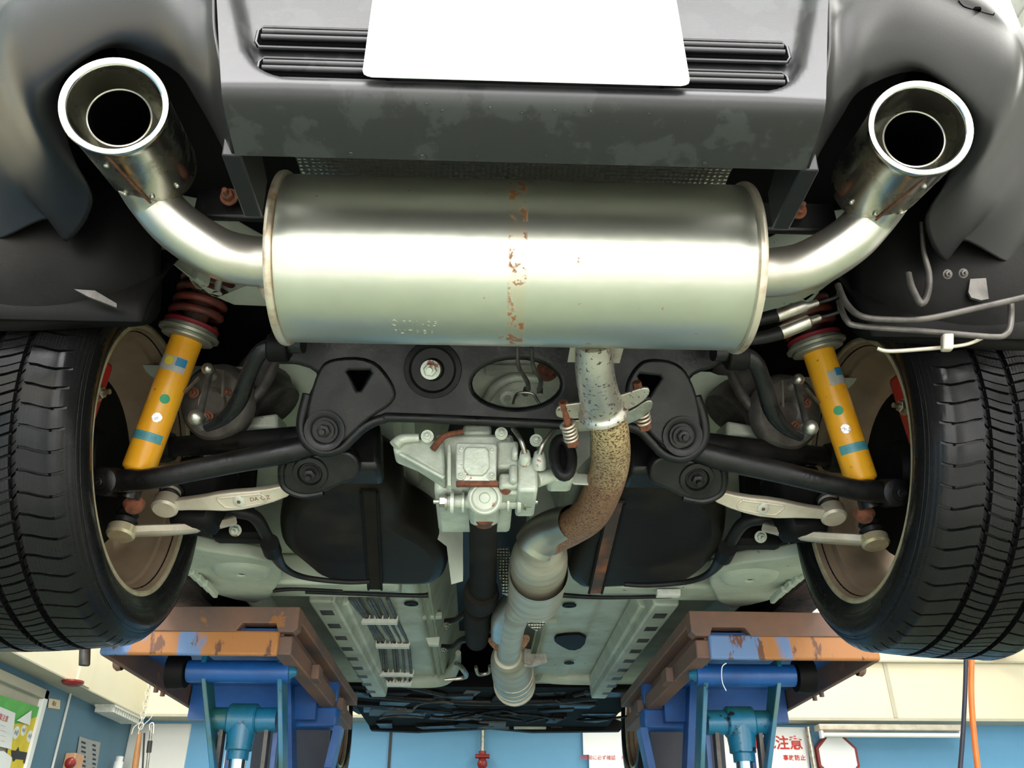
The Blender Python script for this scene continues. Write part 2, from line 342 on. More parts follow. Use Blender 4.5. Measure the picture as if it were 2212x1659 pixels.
# ------------------------------------------------------------ the room
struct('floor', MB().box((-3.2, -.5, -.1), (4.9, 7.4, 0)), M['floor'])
struct('floor_reflection_strip', MB().box((-3.2, -4.2, -.1), (4.9, -.5, 0)), M['apron'])  # unseen pale strip, added so the muffler reflects a bright floor
struct('exterior_ground', MB().box((-12, -16, -.12), (12, -4.2, -.01)), M['apron'])
struct('ceiling', MB().box((-3.2, -4.4, 4.4), (4.9, 7.4, 4.5)), M['ceil'])
struct('wall_front', MB().box((-3.1, 7.25, 0), (4.9, 7.4, 4.4)), M['bluewall'])
struct('wall_right', MB().box((4.75, -4.3, 0), (4.9, 7.25, 4.4)), M['whitewall'])
struct('wall_left', MB().box((-3.05, -4.3, 0), (-2.77, 7.25, 4.4)), M['leftwall'])
b = MB(); b.box((-3.05, -4.4, 3.9), (4.9, -4.25, 4.4)); struct('wall_rear', b, M['whitewall'])
# ------------------------------------------------------------ the car
car = thing('car', 'black car raised on the blue lift, seen from behind and below with twin exhaust tips', 'car', (0, 2.9, 1.8))
def mirror(fn):
    for s in (-1, 1): fn(s)
# bumper centre panel with sunk plate recess
def sstep(a, b_, x):
    t = max(0, min(1, (x-a)/(b_-a))); return t*t*(3-2*t)
def panel_y(x, z):
    hw = .292+max(0, z-2.185)*.30; zc = 2.152; R = .055
    qx = abs(x)-(hw-R); qz = (zc+R)-z
    sd = math.hypot(max(qx, 0), max(qz, 0))+min(max(qx, qz), 0)-R
    return .598+.022*(1-sstep(-.013, .0, sd))+.02*max(0, z-2.15)+.012*max(0, abs(x)-.25)
rows = []
zs = [2.98-.02*i for i in range(0, 12)]+[2.75-.0125*i for i in range(0, 36)]+[2.296-.004*i for i in range(0, 39)]
for z in zs:
    row = []
    for i in range(141):
        u = -1+2*i/140; x = u*(.306+max(0, z-2.14)*.21); row.append((x, panel_y(x, z), z))
    rows.append(row)
for yy, z in ((.600, 2.139), (.605, 2.134), (.613, 2.130), (.625, 2.1265), (.64, 2.123), (.655, 2.120), (.672, 2.117)):
    rows.append([(-.306+.612*i/140, yy, z) for i in range(141)])
rows.append([(-.304+.608*i/140, .675, 2.122) for i in range(141)]); rows.append([(-.30+.60*i/140, .676, 2.16) for i in range(141)])
o = obj('bumper', MB().grid(rows), M['bumper_panel'], car, angle=60, label='satin black lower bumper panel with sunk plate recess')
bumper = o
# side shells
E_ = lambda px, py, Y: tuple(Vector((abs(at(px, py, Y).x), Y, at(px, py, Y).z)))
cols = [
 [(.365,.612,2.98),(.352,.612,2.42),(.338,.612,2.27),(.312,.612,2.17),(.308,.66,2.124),(.318,.77,2.122)],
 [(.39,.626,2.98),(.372,.626,2.42),(.358,.632,2.30),(.340,.645,2.21),(.332,.68,2.165),(.329,.735,2.158)],
 [(.42,.628,2.98),(.40,.630,2.45),(.392,.636,2.34),(.382,.645,2.27),(.373,.662,2.235),(.366,.69,2.215)],
 [(.46,.635,2.98),(.45,.638,2.5),(.44,.644,2.38),(.430,.655,2.32),(.418,.668,2.285),(.408,.69,2.272)],
 [(.52,.65,2.98),(.51,.652,2.5),(.50,.658,2.40),(.490,.668,2.34),(.480,.68,2.305),E_(235,100,.70)],
 [(.60,.68,2.98),(.60,.682,2.5),(.59,.69,2.40),(.575,.70,2.33),(.556,.715,2.28),E_(128,180,.74)],
 [(.66,.72,2.98),(.66,.725,2.5),(.65,.722,2.40),(.625,.728,2.32),(.592,.752,2.26),E_(150,320,.82)],
 [(.72,.77,2.98),(.72,.78,2.5),(.70,.79,2.40),(.67,.82,2.33),(.63,.86,2.28),E_(200,435,.90)],
 [(.78,.83,2.98),(.775,.84,2.5),(.76,.86,2.42),(.73,.90,2.36),(.69,.95,2.31),(.652,1.0,2.263)],
 [(.83,.90,2.98),(.825,.91,2.5),(.81,.93,2.43),(.78,.96,2.38),(.74,.98,2.34),(.690,1.0,2.304)],
 [(.87,.98,2.98),(.865,.99,2.5),(.86,1.0,2.44),(.84,1.02,2.39),(.81,1.04,2.34),(.785,1.05,2.305)],
 [(.89,1.06,2.98),(.888,1.06,2.5),(.885,1.07,2.44),(.88,1.08,2.40),(.87,1.09,2.36),(.855,1.095,2.34)],
 [(.90,1.14,2.98),(.90,1.13,2.5),(.898,1.125,2.46),(.895,1.12,2.43),(.89,1.115,2.40),(.885,1.11,2.37)]]
def shell(s):
    C1 = [catmull(c, 8) for c in cols]; n = len(C1[0])
    G = [catmull([c[j] for c in C1], 6) for j in range(n)]
    o = obj('bumper_corner', MB().grid([[(s*p[0], p[1], p[2]) for p in r_] for r_ in G]), M['bumper'], car, angle=60)
    md = o.modifiers.new('s', 'SOLIDIFY'); md.thickness = .004; md.offset = 0
    # inner fin beside the muffler
    A, Bq = (Vector((s*.300, .672, 2.118)), Vector((s*.318, .672, 2.118)))
    f = MB(); P = [(s*.300,.672,2.117),(s*.300,.775,2.121),(s*.297,.76,2.165),(s*.294,.676,2.175)]
    Q = [(s*.321,.672,2.117),(s*.321,.775,2.121),(s*.325,.76,2.165),(s*.325,.676,2.175)]
    f.hexa([P[0],Q[0],Q[1],P[1],P[3],Q[3],Q[2],P[2]]); obj('bumper_fin', f, M['bumper'], car, bevel=.002)
mirror(shell)
# vent slots flanking the plate: each a black box painted as pocket shade, with two slats
def vents(s):
    for (z0, z1, xo) in ((2.220, 2.250, .288), (2.172, 2.201, .280)):
        f = MB(); f.box((min(s*.145, s*xo), .6135, z0), (max(s*.145, s*xo), .6195, z1)); fr = obj('vent_slot', f, M['cavity'], car, bevel=.003)
        for k in range(2):
            zc = z0+(z1-z0)*(.36+.30*k); g = MB()
            g.tube([(s*.145, .612, zc), (s*(xo-.006), .612, zc)], .0034, 10); obj('vent_slat', g, M['bumper_panel'], fr)
        g = MB(); r_ = []
        g.tube([(s*.145, .6155, z0-.001), (s*(xo-.005), .6155, z0-.001), (s*(xo), .6155, z0+.006), (s*xo, .6155, z1-.006), (s*(xo-.005), .6155, z1+.001), (s*.145, .6155, z1+.001)], .0022, 8); obj('vent_frame', g, M['bumper_panel'], fr)
mirror(vents)
# number plate, tow eye cover
pl = Plane(.596, 2.15, .03, 1)
pp = plate_mesh('plate', [[(-.165,.588,2.154),(-.1635,.588,2.149),(-.160,.588,2.1465),(-.155,.588,2.145),(.155,.588,2.145),(.160,.588,2.1465),(.1635,.588,2.149),(.165,.588,2.154),(.165,.593,2.305),(.160,.593,2.310),(-.160,.593,2.310),(-.165,.593,2.305)]], (0,.59,2.15), (1,0,0), (0,.03,1), .0016, .0004, M['plate'])
for v in pp.vertices: v.co.y -= .002
npo = link('number_plate', pp, car, label='blank white number plate')
b = MB(); q = [at(*p, .66) for p in ((2072, -12), (2077, 10), (2100, 20), (2140, 32), (2148, 26), (2150, -12))]
from mathutils.bvhtree import BVHTree
def snap(me, px, py):
    bv = BVHTree.FromPolygons([v.co for v in me.vertices], [tuple(p.vertices) for p in me.polygons]); hits = bv.ray_cast(CAM, ray(px, py).normalized()); return hits[0], hits[1]
_wm, _wn, _wb = base_mat('clear water'); _wb.inputs['Transmission Weight'].default_value = 1; _wb.inputs['Roughness'].default_value = .02; _wb.inputs['IOR'].default_value = 1.33; M['water'] = _wm
for x, y, w in ((855, 232, 7), (922, 224, 10), (955, 238, 9), (1058, 232, 10), (1127, 244, 9), (1198, 238, 9), (1240, 242, 7), (1276, 240, 9), (1332, 263, 8), (1402, 245, 9), (985, 268, 6), (1050, 270, 5), (916, 292, 5), (1145, 285, 6), (1030, 312, 6), (757, 331, 16), (912, 336, 18), (1030, 337, 9), (1180, 336, 8), (1522, 352, 14), (700, 300, 5), (1480, 262, 6), (1560, 270, 6)):
    h, n_ = snap(bumper.data, x, y)
    if h is None: continue
    r_ = rpx(w, h); g = MB(); g.sphere(h, r_, (1, .6, .6), 12); obj('water_drop', g, M['water'], car)
_bc = bpy.data.objects.get('bumper_corner.001')
P = []
for x, y in ((2070, 1), (2077, 10), (2090, 17), (2140, 31), (2147, 27), (2150, 4)):
    h, n_ = snap(_bc.data, x, y)
    if h is not None: P.append(h-ray(x, y).normalized()*.0035)
if len(P) > 3:
    tc_ = obj('tow_eye_cover', MB().tube(P, .0009, 8, sub=4), M['cavity'], car)
    q = snap(_bc.data, 2108, 20)[0]-ray(2108, 20).normalized()*.003; g = MB(); g.box(q-Vector((.006, .002, .002)), q+Vector((.006, .002, .003))); obj('cover_notch', g, M['cavity'], tc_)
# muffler
MC = Vector((0.000, .915, 2.172)); MH = .300; MR = .112
def oval(x, k, n=72):      # slightly oval cross-section
    return [(x, MC.y+MR*.98*k*math.cos(2*math.pi*i/n), MC.z+MR*k*math.sin(2*math.pi*i/n)) for i in range(n)]
def ovalbody(xs): 
    b_ = MB(); V = []; n = 72
    for x, k in xs: V += oval(x, k)
    F = [(i*n+j, i*n+(j+1) % n, (i+1)*n+(j+1) % n, (i+1)*n+j) for i in range(len(xs)-1) for j in range(n)]+[tuple(range(n-1, -1, -1)), tuple(range((len(xs)-1)*n, len(xs)*n))]
    return b_.add(V, F)
mf = obj('muffler', ovalbody([(-MH, .95), (-MH+.002, .995), (-MH+.005, 1)]+[(-MH+.005+(2*MH-.01)*i/20, 1) for i in range(1, 20)]+[(MH-.005, 1), (MH-.002, .995), (MH, .95)]), M['muffler'], car, label='large brushed steel muffler drum with a rusty seam')
for s in (-1, 1):
    x0 = s*(MH-.002); x1 = s*(MH+.009); a, c = min(x0, x1), max(x0, x1)
    e = ovalbody([(a, 1.0), (a+.001, 1.035), (a+.004, 1.045), (c-.004, 1.045), (c-.001, 1.03), (c, .97)]); obj('end_flange', e, M['flangeedge'], mf)
    hb = MB(); hb.tube([S((556, 600), (1643, 640), .94, s), S((580, 645), (1622, 672), .91, s), S((600, 676), (1606, 694), .93, s)], [.007, .008, .006], 10); obj('hanger_stay', hb, M['flangeedge'], mf)
def cylmap(ang0, xo):
    def fn(u, v, w):
        a = ang0+v/MR; r_ = MR*.995+.0002+w; return Vector((xo+u, MC.y-.98*r_*math.cos(a), MC.z-r_*math.sin(a)*1.0))
    return fn
def on_muffler(px, py):  # angle on the drum seen at that pixel
    d = ray(px, py); t0 = (MC-CAM).dot(d)/d.dot(d); best = None
    for i in range(4000):
        t = t0-.2+i*.0001; p = CAM+d*t
        if ((p.y-MC.y)/.98)**2+(p.z-MC.z)**2 <= MR*MR: return p, math.atan2(-(p.z-MC.z), -(p.y-MC.y)/.98)
for txt, px, py, sz in (('◇F21-05', 893, 699, .0135), ('FUTABA', 895, 717, .0125)):
    p, a = on_muffler(px, py)
    def fn(u, v, w, a=a, p=p):
        aa = a-v/MR; r_ = MR+.0000+w*.6; return Vector((p.x+u, MC.y-.98*r_*math.cos(aa), MC.z-r_*math.sin(aa)))
    link('stamped_lettering', text_me('stamp', txt, sz, fn, M['muffler'], .0008, -.0002, 1.25), mf)
# exhaust tips and tail pipes
def tips(s):
    C0 = Vector((s*.449, .674, 2.1875)); Bc = S((322, 352), (1893, 385), .80, s); ax = (Bc-C0).normalized(); Lt = .150
    R = .0565; n_ = C0
    face = Vector((0, -1, -.12)).normalized()
    t = MB(); t.lathe(C0, ax, [(0, R-.006), (-.0035, R-.003), (-.0035, R+.001), (0, R+.0022), (.004, R+.001), (.012, R), (.06, R*.985), (.11, R*.975), (.138, R*.965), (.148, R*.94), (.150, R*.88), (.150, R*.6)], 64)
    t.lathe(C0, ax, [(0, R-.006), (.02, R-.005), (.15, R-.008), (.150, .030)], 64)
    tip = obj('exhaust_tip', t, M['chrome'], car, label='round polished exhaust tip, stained brown along its seam')
    l_ = MB(); l_.lathe(C0, ax, [((.0035*math.sin(k*math.pi/5)), R-.0025+.0042*math.cos(k*math.pi/5)) for k in range(10)], 64, closed=True); obj('rolled_lip', l_, M['lip'], tip)
    i_ = MB(); ic = C0+ax*.018+Vector((0, 0, -.004)); i_.lathe(ic, ax, [(0, .0335), (-.001, .0345), (0, .0355), (.01, .0355), (.13, .0355)], 48); obj('inner_pipe', i_, M['tube'], tip)
    i2 = MB(); i2.lathe(ic, ax, [(.002, .0333), (.12, .0333), (.12, 0.0)], 48); obj('pipe_bore', i2, M['cavity'], tip)
    up = Vector((0, 0, 1)); dn = (-up+ax*up.dot(ax)).normalized(); sd = ax.cross(dn)
    def on(a, h): return C0+ax*h+(dn*math.cos(a)+sd*math.sin(a))*(R*(1-.00*h)-.0006)
    g = MB(); g.tube([on(s*(-.05+.22*k/8), .004+.14*k/8) for k in range(9)], .0018, 6); obj('weld_seam', g, M['rust'], tip)
    for a, h in ((-.25, .035), (.30, .115), (-.35, .115), (.95, .115)):
        g = MB(); p = on(s*a*.9, h); g.sphere(p, .0032, n=10); obj('weld_dot', g, M['steel'], tip)
    ptsL = [(300, 385, .80, 105), (330, 430, .835, 108), (385, 490, .86, 112), (470, 545, .885, 114), (540, 563, .90, 112), (600, 566, .905, 110)]
    P = [at(x, y, Y) for x, y, Y, w in ptsL]; Q = [Vector((s*abs(p.x), p.y, p.z)) for p in P]
    g = MB(); g.tube(Q, [rpx(l[3], p)*.97 for l, p in zip(ptsL, P)], 28, True, 8); obj('tail_pipe', g, M['tube'], car, label='bent stainless tail pipe')
    # rear hanger bolt behind the tail pipe
    g = MB(); p = S((485, 420), (1712, 462), .86, s); g.hexbolt(p, (0, -1, -.3), .008, .014); obj('hanger_bolt', g, M['rust'], car)
    g = MB(); p2 = p+Vector((0, .02, 0)); g.box(p2-Vector((.05, .006, .02)), p2+Vector((.06, .006, .03))); obj('hanger_bracket', g, M['black'], car, bevel=.004)
mirror(tips)
# heat shield above the muffler
h = MB(); R_ = []
for i in range(9):
    a = math.radians(60+13.5*i); R_.append([( -.305+.61*j/16, .915+.150*math.cos(a)-(.02 if i == 8 else 0), 2.180+.145*math.sin(a)) for j in range(17)])
h.grid(R_); hs = obj('heat_shield', h, M['dimple'], car, label='dimpled foil heat shield over the muffler'); md = hs.modifiers.new('s', 'SOLIDIFY'); md.thickness = .001
# link pipe, flange pair and spring bolts
g = MB(); g.ptube([(1282, 738, .98, 78), (1284, 790, 1.02, 84), (1290, 835, 1.07, 86), (1298, 868, 1.12, 92), (1303, 888, 1.14, 112)], 28); lp = obj('outlet_pipe', g, M['speckle'], car, label='pitted steel outlet pipe below the muffler')
def flange(name, pts, py0, Y, th, m_, tilt):
    pl_ = Plane(Y, at(1300, py0, Y).z, 1, tilt); return pplate(name, [pts], pl_, th, .0015, M[m_], car, smooth=3)
f1 = flange('pipe_flange', [(1199, 888), (1205, 874), (1255, 868), (1330, 856), (1385, 836), (1402, 836), (1404, 850), (1375, 876), (1320, 896), (1250, 903), (1204, 901)], 880, 1.14, .005, 'speckle', -.35)
f2 = flange('pipe_flange', [(1207, 916), (1225, 906), (1300, 904), (1360, 888), (1396, 862), (1411, 864), (1409, 882), (1376, 908), (1320, 925), (1250, 931), (1211, 930)], 905, 1.17, .005, 'steel', -.35)
for (ax_, ay, bx, by) in ((1216, 868, 1236, 955), (1375, 825, 1393, 920)):
    p, q = at(ax_, ay, 1.135), at(bx, by, 1.20); g = MB(); g.cyl(p, q, .0055); d = (q-p).normalized(); g.tube([q-d*.006, q+d*.004], [.0105, .0105], 6); g.tube([p, p+d*.012], [.0075, .0075], 6)
    bo = obj('spring_bolt', g, M['rust'], car, label='rust red flange bolt'); g = MB(); g.helix(p+(q-p)*.52, p+(q-p)*.95, .010, .0022, 5); obj('bolt_spring', g, M['flangeedge'], bo)
g = MB(); pq = at(1283, 757, 1.0); g.box((pq.x-.034, .985, pq.z-.001), (pq.x+.04, 1.03, pq.z+.001)); obj('pipe_collar', g, M['flangeedge'], lp)
g = MB(); g.ptube([(1312, 900, 1.17, 78), (1318, 940, 1.22, 84), (1318, 1000, 1.32, 84), (1300, 1062, 1.43, 82), (1272, 1112, 1.54, 80), (1232, 1140, 1.63, 76), (1196, 1158, 1.69, 74), (1170, 1172, 1.72, 74)], 28); obj('exhaust_pipe', g, M['rustpipe'], car, label='rusty brown exhaust pipe bending under the differential')
g = MB(); g.ptube([(1240, 1128, 1.60, 78), (1205, 1140, 1.66, 88), (1170, 1160, 1.70, 92), (1155, 1180, 1.72, 92)], 28, caps=False); sh = obj('pipe_heat_shield', g, M['tube'], car)
g = MB(); g.ptube([(1165, 1165, 1.70, 84), (1167, 1182, 1.74, 96), (1166, 1197, 1.78, 118), (1164, 1212, 1.84, 124), (1160, 1236, 1.92, 124), (1158, 1262, 2.02, 118), (1155, 1282, 2.10, 112), (1150, 1292, 2.15, 90)], 40); cat = obj('catalytic_converter', g, M['can'], car, label='barrel shaped steel catalytic converter')
g = MB(); g.ptube([(1164, 1234, 1.86, 127), (1159, 1262, 1.98, 122), (1156, 1286, 2.08, 117)], 40, 3, False); obj('outer_shield', g, M['can'], cat)
g = MB(); g.ptube([(1150, 1290, 2.14, 78), (1125, 1310, 2.22, 66), (1106, 1350, 2.44, 58), (1100, 1400, 2.78, 52), (1098, 1412, 2.9, 50)], 28); obj('front_pipe', g, M['can'], car)
g = MB(); g.ptube([(1122, 1290, 2.2, 60), (1088, 1330, 2.36, 50), (1082, 1370, 2.6, 44)], 20); obj('pipe_shield', g, M['tube'], car)
pl_ = Plane(2.86, at(1100, 1408, 2.86).z, .25, -1)
pplate('front_flange', [[(1050, 1382), (1062, 1372), (1090, 1376), (1120, 1374), (1140, 1368), (1147, 1380), (1132, 1402), (1108, 1417), (1090, 1417), (1068, 1404)]], pl_, .012, .002, M['rustpipe'], car, 2)
g = MB(); g.ptube([(1097, 1414, 2.92, 60), (1102, 1424, 3.0, 84), (1106, 1450, 3.2, 88), (1110, 1470, 3.4, 86), (1112, 1484, 3.55, 72), (1113, 1489, 3.62, 50)], 32); rs = obj('resonator', g, M['can'], car, label='round ribbed front resonator')
for k in range(4):
    g = MB(); a, b_ = at(1108+k, 1450+k*9, 3.2+.09*k), at(1109+k, 1452+k*9, 3.22+.09*k); g.cyl(a, b_, rpx(90, a), n=32); obj('rib_ring', g, M['can'], rs)
g = MB(); g.ppoly([(1085, 1412), (1180, 1412), (1182, 1430), (1150, 1440), (1085, 1436)], 2.95, .01); g.ppoly([(1132, 1400), (1146, 1402), (1146, 1432), (1132, 1430)], 2.93, .01); obj('hanger_plate', g, M['steel'], car)
# ---------------- rear crossmember
PS = Plane(1.27, at(1100, 830, 1.27).z, .55, -.83)
left = [(640, 760), (560, 742), (560, 775), (700, 795), (668, 850), (655, 910), (656, 940), (672, 962), (700, 972), (735, 968), (760, 945), (790, 920), (825, 904), (870, 900)]
right = [(1240, 915), (1330, 915), (1375, 925), (1400, 950), (1430, 975), (1470, 985), (1503, 968), (1518, 940), (1515, 900), (1500, 855), (1480, 810), (1560, 790), (1560, 765)]
oval_h = [(1115+95*math.cos(a)*(1.0), 828+52*math.sin(a)) for a in [2*math.pi*k/28 for k in range(28)]]
cm = pplate('crossmember', [left+right+[(1500, 700), (640, 690)], oval_h, [(748, 799), (804, 799), (777, 846)], [(1375, 807), (1429, 812), (1397, 857)]], PS, .030, .007, M['black'], car, 2, label='black pressed steel rear crossmember')
P2 = lambda x, y, off=0: PS(x, y)-PS.N*off if PS.N.y > 0 else PS(x, y)+PS.N*off
fr = 1 if PS.N.y > 0 else -1
OUT = -PS.N*fr      # towards the camera
def onp(x, y, o_=.016): return PS(x, y)+OUT*o_
for path in ([(668, 850), (655, 905), (658, 940), (675, 962), (703, 974), (738, 966), (765, 942), (792, 918), (828, 903), (880, 900), (1240, 916)],
             [(1330, 915), (1375, 925), (1402, 950), (1432, 978), (1470, 987), (1503, 970), (1518, 940), (1514, 895), (1500, 855)]):
    g = MB(); g.tube([onp(x, y, .012) for x, y in path], .009, 10, sub=6); obj('flange_lip', g, M['black'], cm)
for s, bx, by in ((-1, 707, 926), (1, 1467, 938)):
    g = MB(); g.hexbolt(onp(bx, by, .026), OUT, .0115, .014); obj('crossmember_bolt', g, M['black'], cm)
    g = MB(); g.lathe(onp(bx, by, .022), OUT, [(0, .032), (.006, .034), (.006, .026), (.003, .022)], 32); obj('bolt_seat', g, M['black'], cm)
g = MB(); g.lathe(onp(936, 797, .012), OUT, [(0, .05), (.008, .048), (.010, .040), (.004, .036), (.004, .02), (.012, .016), (.012, 0)], 36); obj('mount_bushing', g, M['rubberplain'], cm)
g = MB(); g.hexbolt(onp(932, 797, .022), OUT, .0115, .02); obj('bushing_bolt', g, M['aluplate'], cm, label='dull rusty steel bolt head')
g = MB(); g.sphere(onp(945, 884), .004, n=8); 
# raised humps on the crossmember cheeks
for pts in ([(685, 800), (712, 772), (805, 770), (850, 825), (858, 866), (795, 905), (748, 952), (705, 966), (668, 948), (660, 895)], [(1372, 790), (1400, 772), (1470, 782), (1500, 835), (1514, 900), (1512, 950), (1470, 978), (1425, 962), (1385, 915), (1352, 880), (1350, 830)]):
    pl_ = Plane(PS.O.y, PS.O.z, .55, -.83); pl_.O = PS.O+OUT*.016
    tri = [(750, 803), (754, 800), (799, 800), (802, 805), (780, 842), (773, 842)] if pts[0][0] < 1000 else [(1378, 812), (1382, 808), (1424, 812), (1427, 817), (1402, 853), (1394, 853)]
    pplate('pressed_cheek', [pts, tri], pl_, .012, .005, M['black'], cm, 2)
g = MB(); p0, p1 = PS(690, 790), PS(1480, 880)
for a_, b_ in ((p0.x, p0.x+.09), (p1.x-.10, p1.x)): g.box((a_, 1.31, 2.17), (b_, 1.36, 2.30))
obj('hole_shade_backing', MB().box((p0.x, 1.325, 2.2), (p0.x+.12, 1.36, 2.30)), M['void'], cm); obj('hole_shade_backing', MB().box((p1.x-.13, 1.325, 2.19), (p1.x, 1.36, 2.30)), M['void'], cm)  # added black backing, paints the shade inside the cheek holes
# grey diff housing seen through the oval opening
P3 = Plane(1.42, at(1100, 830, 1.42).z, .4, -.9)
dc = pplate('rear_housing', [[(1000, 770), (1230, 770), (1240, 900), (1040, 900), (1000, 850)]], P3, .03, .005, M['alu'], car, 1)
g = MB(); g.ptube([(1045, 872, 1.38, 20), (1070, 835, 1.38, 22), (1110, 815, 1.38, 22), (1170, 818, 1.38, 20)], 12); obj('casting_rib', g, M['alu'], dc)
g = MB(); g.lathe(at(1096, 862, 1.38), (0, -1, -.5), [(0, .014), (.012, .014), (.012, .007), (0, .007)], 20); obj('casting_boss', g, M['alu'], dc)
g = MB(); g.pbox(1050, 788, 1150, 800, 1.37, .02); obj('casting_ledge', g, M['alu'], dc)
g = MB(); g.hexbolt(at(1182, 800, 1.36), (0, -1, -.5), .014, .02); obj('housing_bolt', g, M['rust'], dc)
for a in ([(1118, 745, 1.12, 9), (1120, 790, 1.16, 9), (1138, 822, 1.22, 10), (1142, 840, 1.3, 10)], [(1148, 748, 1.12, 9), (1152, 790, 1.16, 9), (1168, 820, 1.22, 10), (1165, 842, 1.3, 10)]):
    g = MB(); g.ptube(a, 10); obj('brake_pipe', g, M['darksteel'], car)
for a in ([(1138, 838, 1.34, 16), (1134, 852, 1.34, 16)], [(1166, 838, 1.34, 14), (1166, 852, 1.34, 14)]):
    g = MB(); g.ptube(a, 6, 1); obj('pipe_nut', g, M['steel'], car)
g = MB(); g.ptube([(1108, 872, 1.33, 6), (1118, 850, 1.33, 6), (1150, 850, 1.33, 6), (1165, 870, 1.33, 6), (1185, 880, 1.33, 6)], 8); obj('breather_tube', g, M['steel'], car)
# ---------------- differential
df = obj('differential', MB().pbox(938, 935, 1110, 1065, 1.36, .20, 1.40), M['alu'], car, label='cast aluminium differential housing', bevel=.008)
g = MB(); g.ppoly([(848, 950), (905, 942), (960, 950), (962, 1035), (900, 995), (850, 975)], 1.35, .05); obj('side_ear', g, M['alu'], df, bevel=.006)
g = MB(); g.ptube([(852, 962, 1.34, 26), (868, 948, 1.34, 22), (905, 945, 1.34, 18)], 12); obj('ear_rib', g, M['alu'], df)
g = MB(); g.ptube([(865, 980, 1.345, 9), (960, 1032, 1.345, 10)], 8, 2); obj('ear_rib', g, M['alu'], df)
pc = Plane(1.325, at(1030, 1000, 1.325).z, .12, -1)
pplate('cover_plate', [[(984, 962), (990, 958), (1068, 960), (1074, 966), (1072, 1038), (1064, 1044), (992, 1042), (985, 1036)]], pc, .016, .003, M['aluplate'], df, 0, label='square cover plate with rust along its lower edge')
pc2 = Plane(1.316, at(1030, 1000, 1.316).z, .12, -1)
pplate('cover_boss', [[(1002, 975), (1008, 966), (1050, 967), (1056, 975), (1058, 1010), (1050, 1022), (1042, 1028), (1014, 1027), (1006, 1020), (1000, 1010)]], pc2, .01, .003, M['alu'], df, 0)
for x, y in ((997, 972), (1062, 975), (996, 1028), (1062, 1028)):
    g = MB(); g.hexbolt(at(x, y, 1.318), (0, -1, -.15), .005, .006); obj('cover_bolt', g, M['alu'], df)
g = MB(); g.pbox(985, 1037, 1076, 1047, 1.318, .012); obj('rusty_lip', g, M['rust'], df, bevel=.002)
g = MB(); g.pbox(1000, 915, 1062, 938, 1.36, .06); obj('cover_neck', g, M['alu'], df, bevel=.006)
g = MB(); g.pbox(966, 958, 975, 1048, 1.33, .03); obj('casting_rib', g, M['alu'], df, bevel=.002)
g = MB(); g.ptube([(935, 970, 1.33, 16), (960, 942, 1.33, 14), (1000, 932, 1.33, 12)], 10); obj('bracket_edge', g, M['rust'], df)
for x, y in ((923, 936), (1083, 930), (1158, 945)):
    g = MB(); g.cyl(at(x, y+6, 1.35), at(x, y+6, 1.325), .011); g.hexbolt(at(x, y+6, 1.325), (0, -1, -.3), .0065, .007); obj('housing_bolt', g, M['alu'], df)
for (x0, y0, x1, y1, Y, d) in ((1072, 950, 1120, 1010, 1.335, .1), (1118, 985, 1162, 1060, 1.33, .12), (1078, 1020, 1122, 1052, 1.335, .1), (1100, 1000, 1118, 1040, 1.32, .05)):
    g = MB(); g.pbox(x0, y0, x1, y1, Y, d); obj('casting_block', g, M['alu'], df, bevel=.006)
for x, y0, y1, w in ((1134, 975, 1000, 26), (1165, 978, 1010, 30), (1112, 965, 990, 14)):
    g = MB(); g.ptube([(x, y0, 1.32, w*.75), (x, (y0+y1)/2, 1.32, w), (x, y1, 1.33, w)], 14, 2); obj('pressure_port', g, M['aluplate'], df)
for a in ([(1108, 925, 1.31, 10), (1125, 950, 1.30, 10), (1134, 978, 1.31, 11)], [(1198, 925, 1.31, 10), (1175, 955, 1.30, 10), (1165, 980, 1.31, 11)]):
    g = MB(); g.ptube(a, 10); obj('pressure_pipe', g, M['steel'], df)
g = MB(); g.pbox(1185, 1000, 1240, 1035, 1.35, .06); obj('side_ear', g, M['alu'], df, bevel=.008)
g = MB(); g.ptube([(1160, 1035, 1.35, 36), (1215, 1020, 1.36, 26)], 12, 2); obj('side_ear', g, M['alu'], df)
pb = Plane(1.30, at(1215, 985, 1.30).z, .1, -1)
g = MB(); cx, cy = 1216, 988; g.tube([at(cx+19*math.cos(a)+3*math.sin(a), cy+40*math.sin(a), 1.31) for a in [2*math.pi*k/24 for k in range(25)]], .0095, 10, False); obj('mount_bushing', g, M['rubberplain'], car)
g = MB(); g.pbox(1202, 958, 1232, 1020, 1.315, .03); obj('bushing_core', g, M['blackrough'], car, bevel=.006)
g = MB(); g.ppoly([(1250, 925), (1275, 925), (1275, 985), (1245, 1015), (1248, 1022), (1300, 1024), (1308, 1032), (1300, 1048), (1240, 1045), (1228, 1035), (1230, 1000), (1243, 985)], 1.38, .004); obj('pipe_bracket', g, M['aluplate'], car, bevel=.001)
# pinion end: yoke, side bolts, drive shaft
g = MB(); g.pbox(1012, 1046, 1080, 1098, 1.375, .09, 1.40); obj('pinion_nose', g, M['alu'], df, bevel=.010)
g = MB(); g.lathe(at(1047, 1074, 1.362), (0, -1, -.75), [(-.02, .029), (.006, .0295), (.009, .026), (.009, .023), (.002, .020), (.002, .010), (.005, .008), (.005, 0)], 36); obj('pinion_cap', g, M['aluplate'], df)
g = MB(); g.pbox(1076, 1046, 1120, 1066, 1.35, .06); obj('casting_block', g, M['alu'], df, bevel=.004); g = MB(); g.hexbolt(at(1092, 1056, 1.348), (0, -1, -.4), .007, .004); obj('drain_plug', g, M['rust'], df)
g = MB(); g.ptube([(962, 1083, 1.40, 24), (1010, 1083, 1.40, 30), (1085, 1086, 1.40, 30), (1135, 1083, 1.40, 24)], 18, 4); obj('mount_cross_tube', g, M['alu'], df)
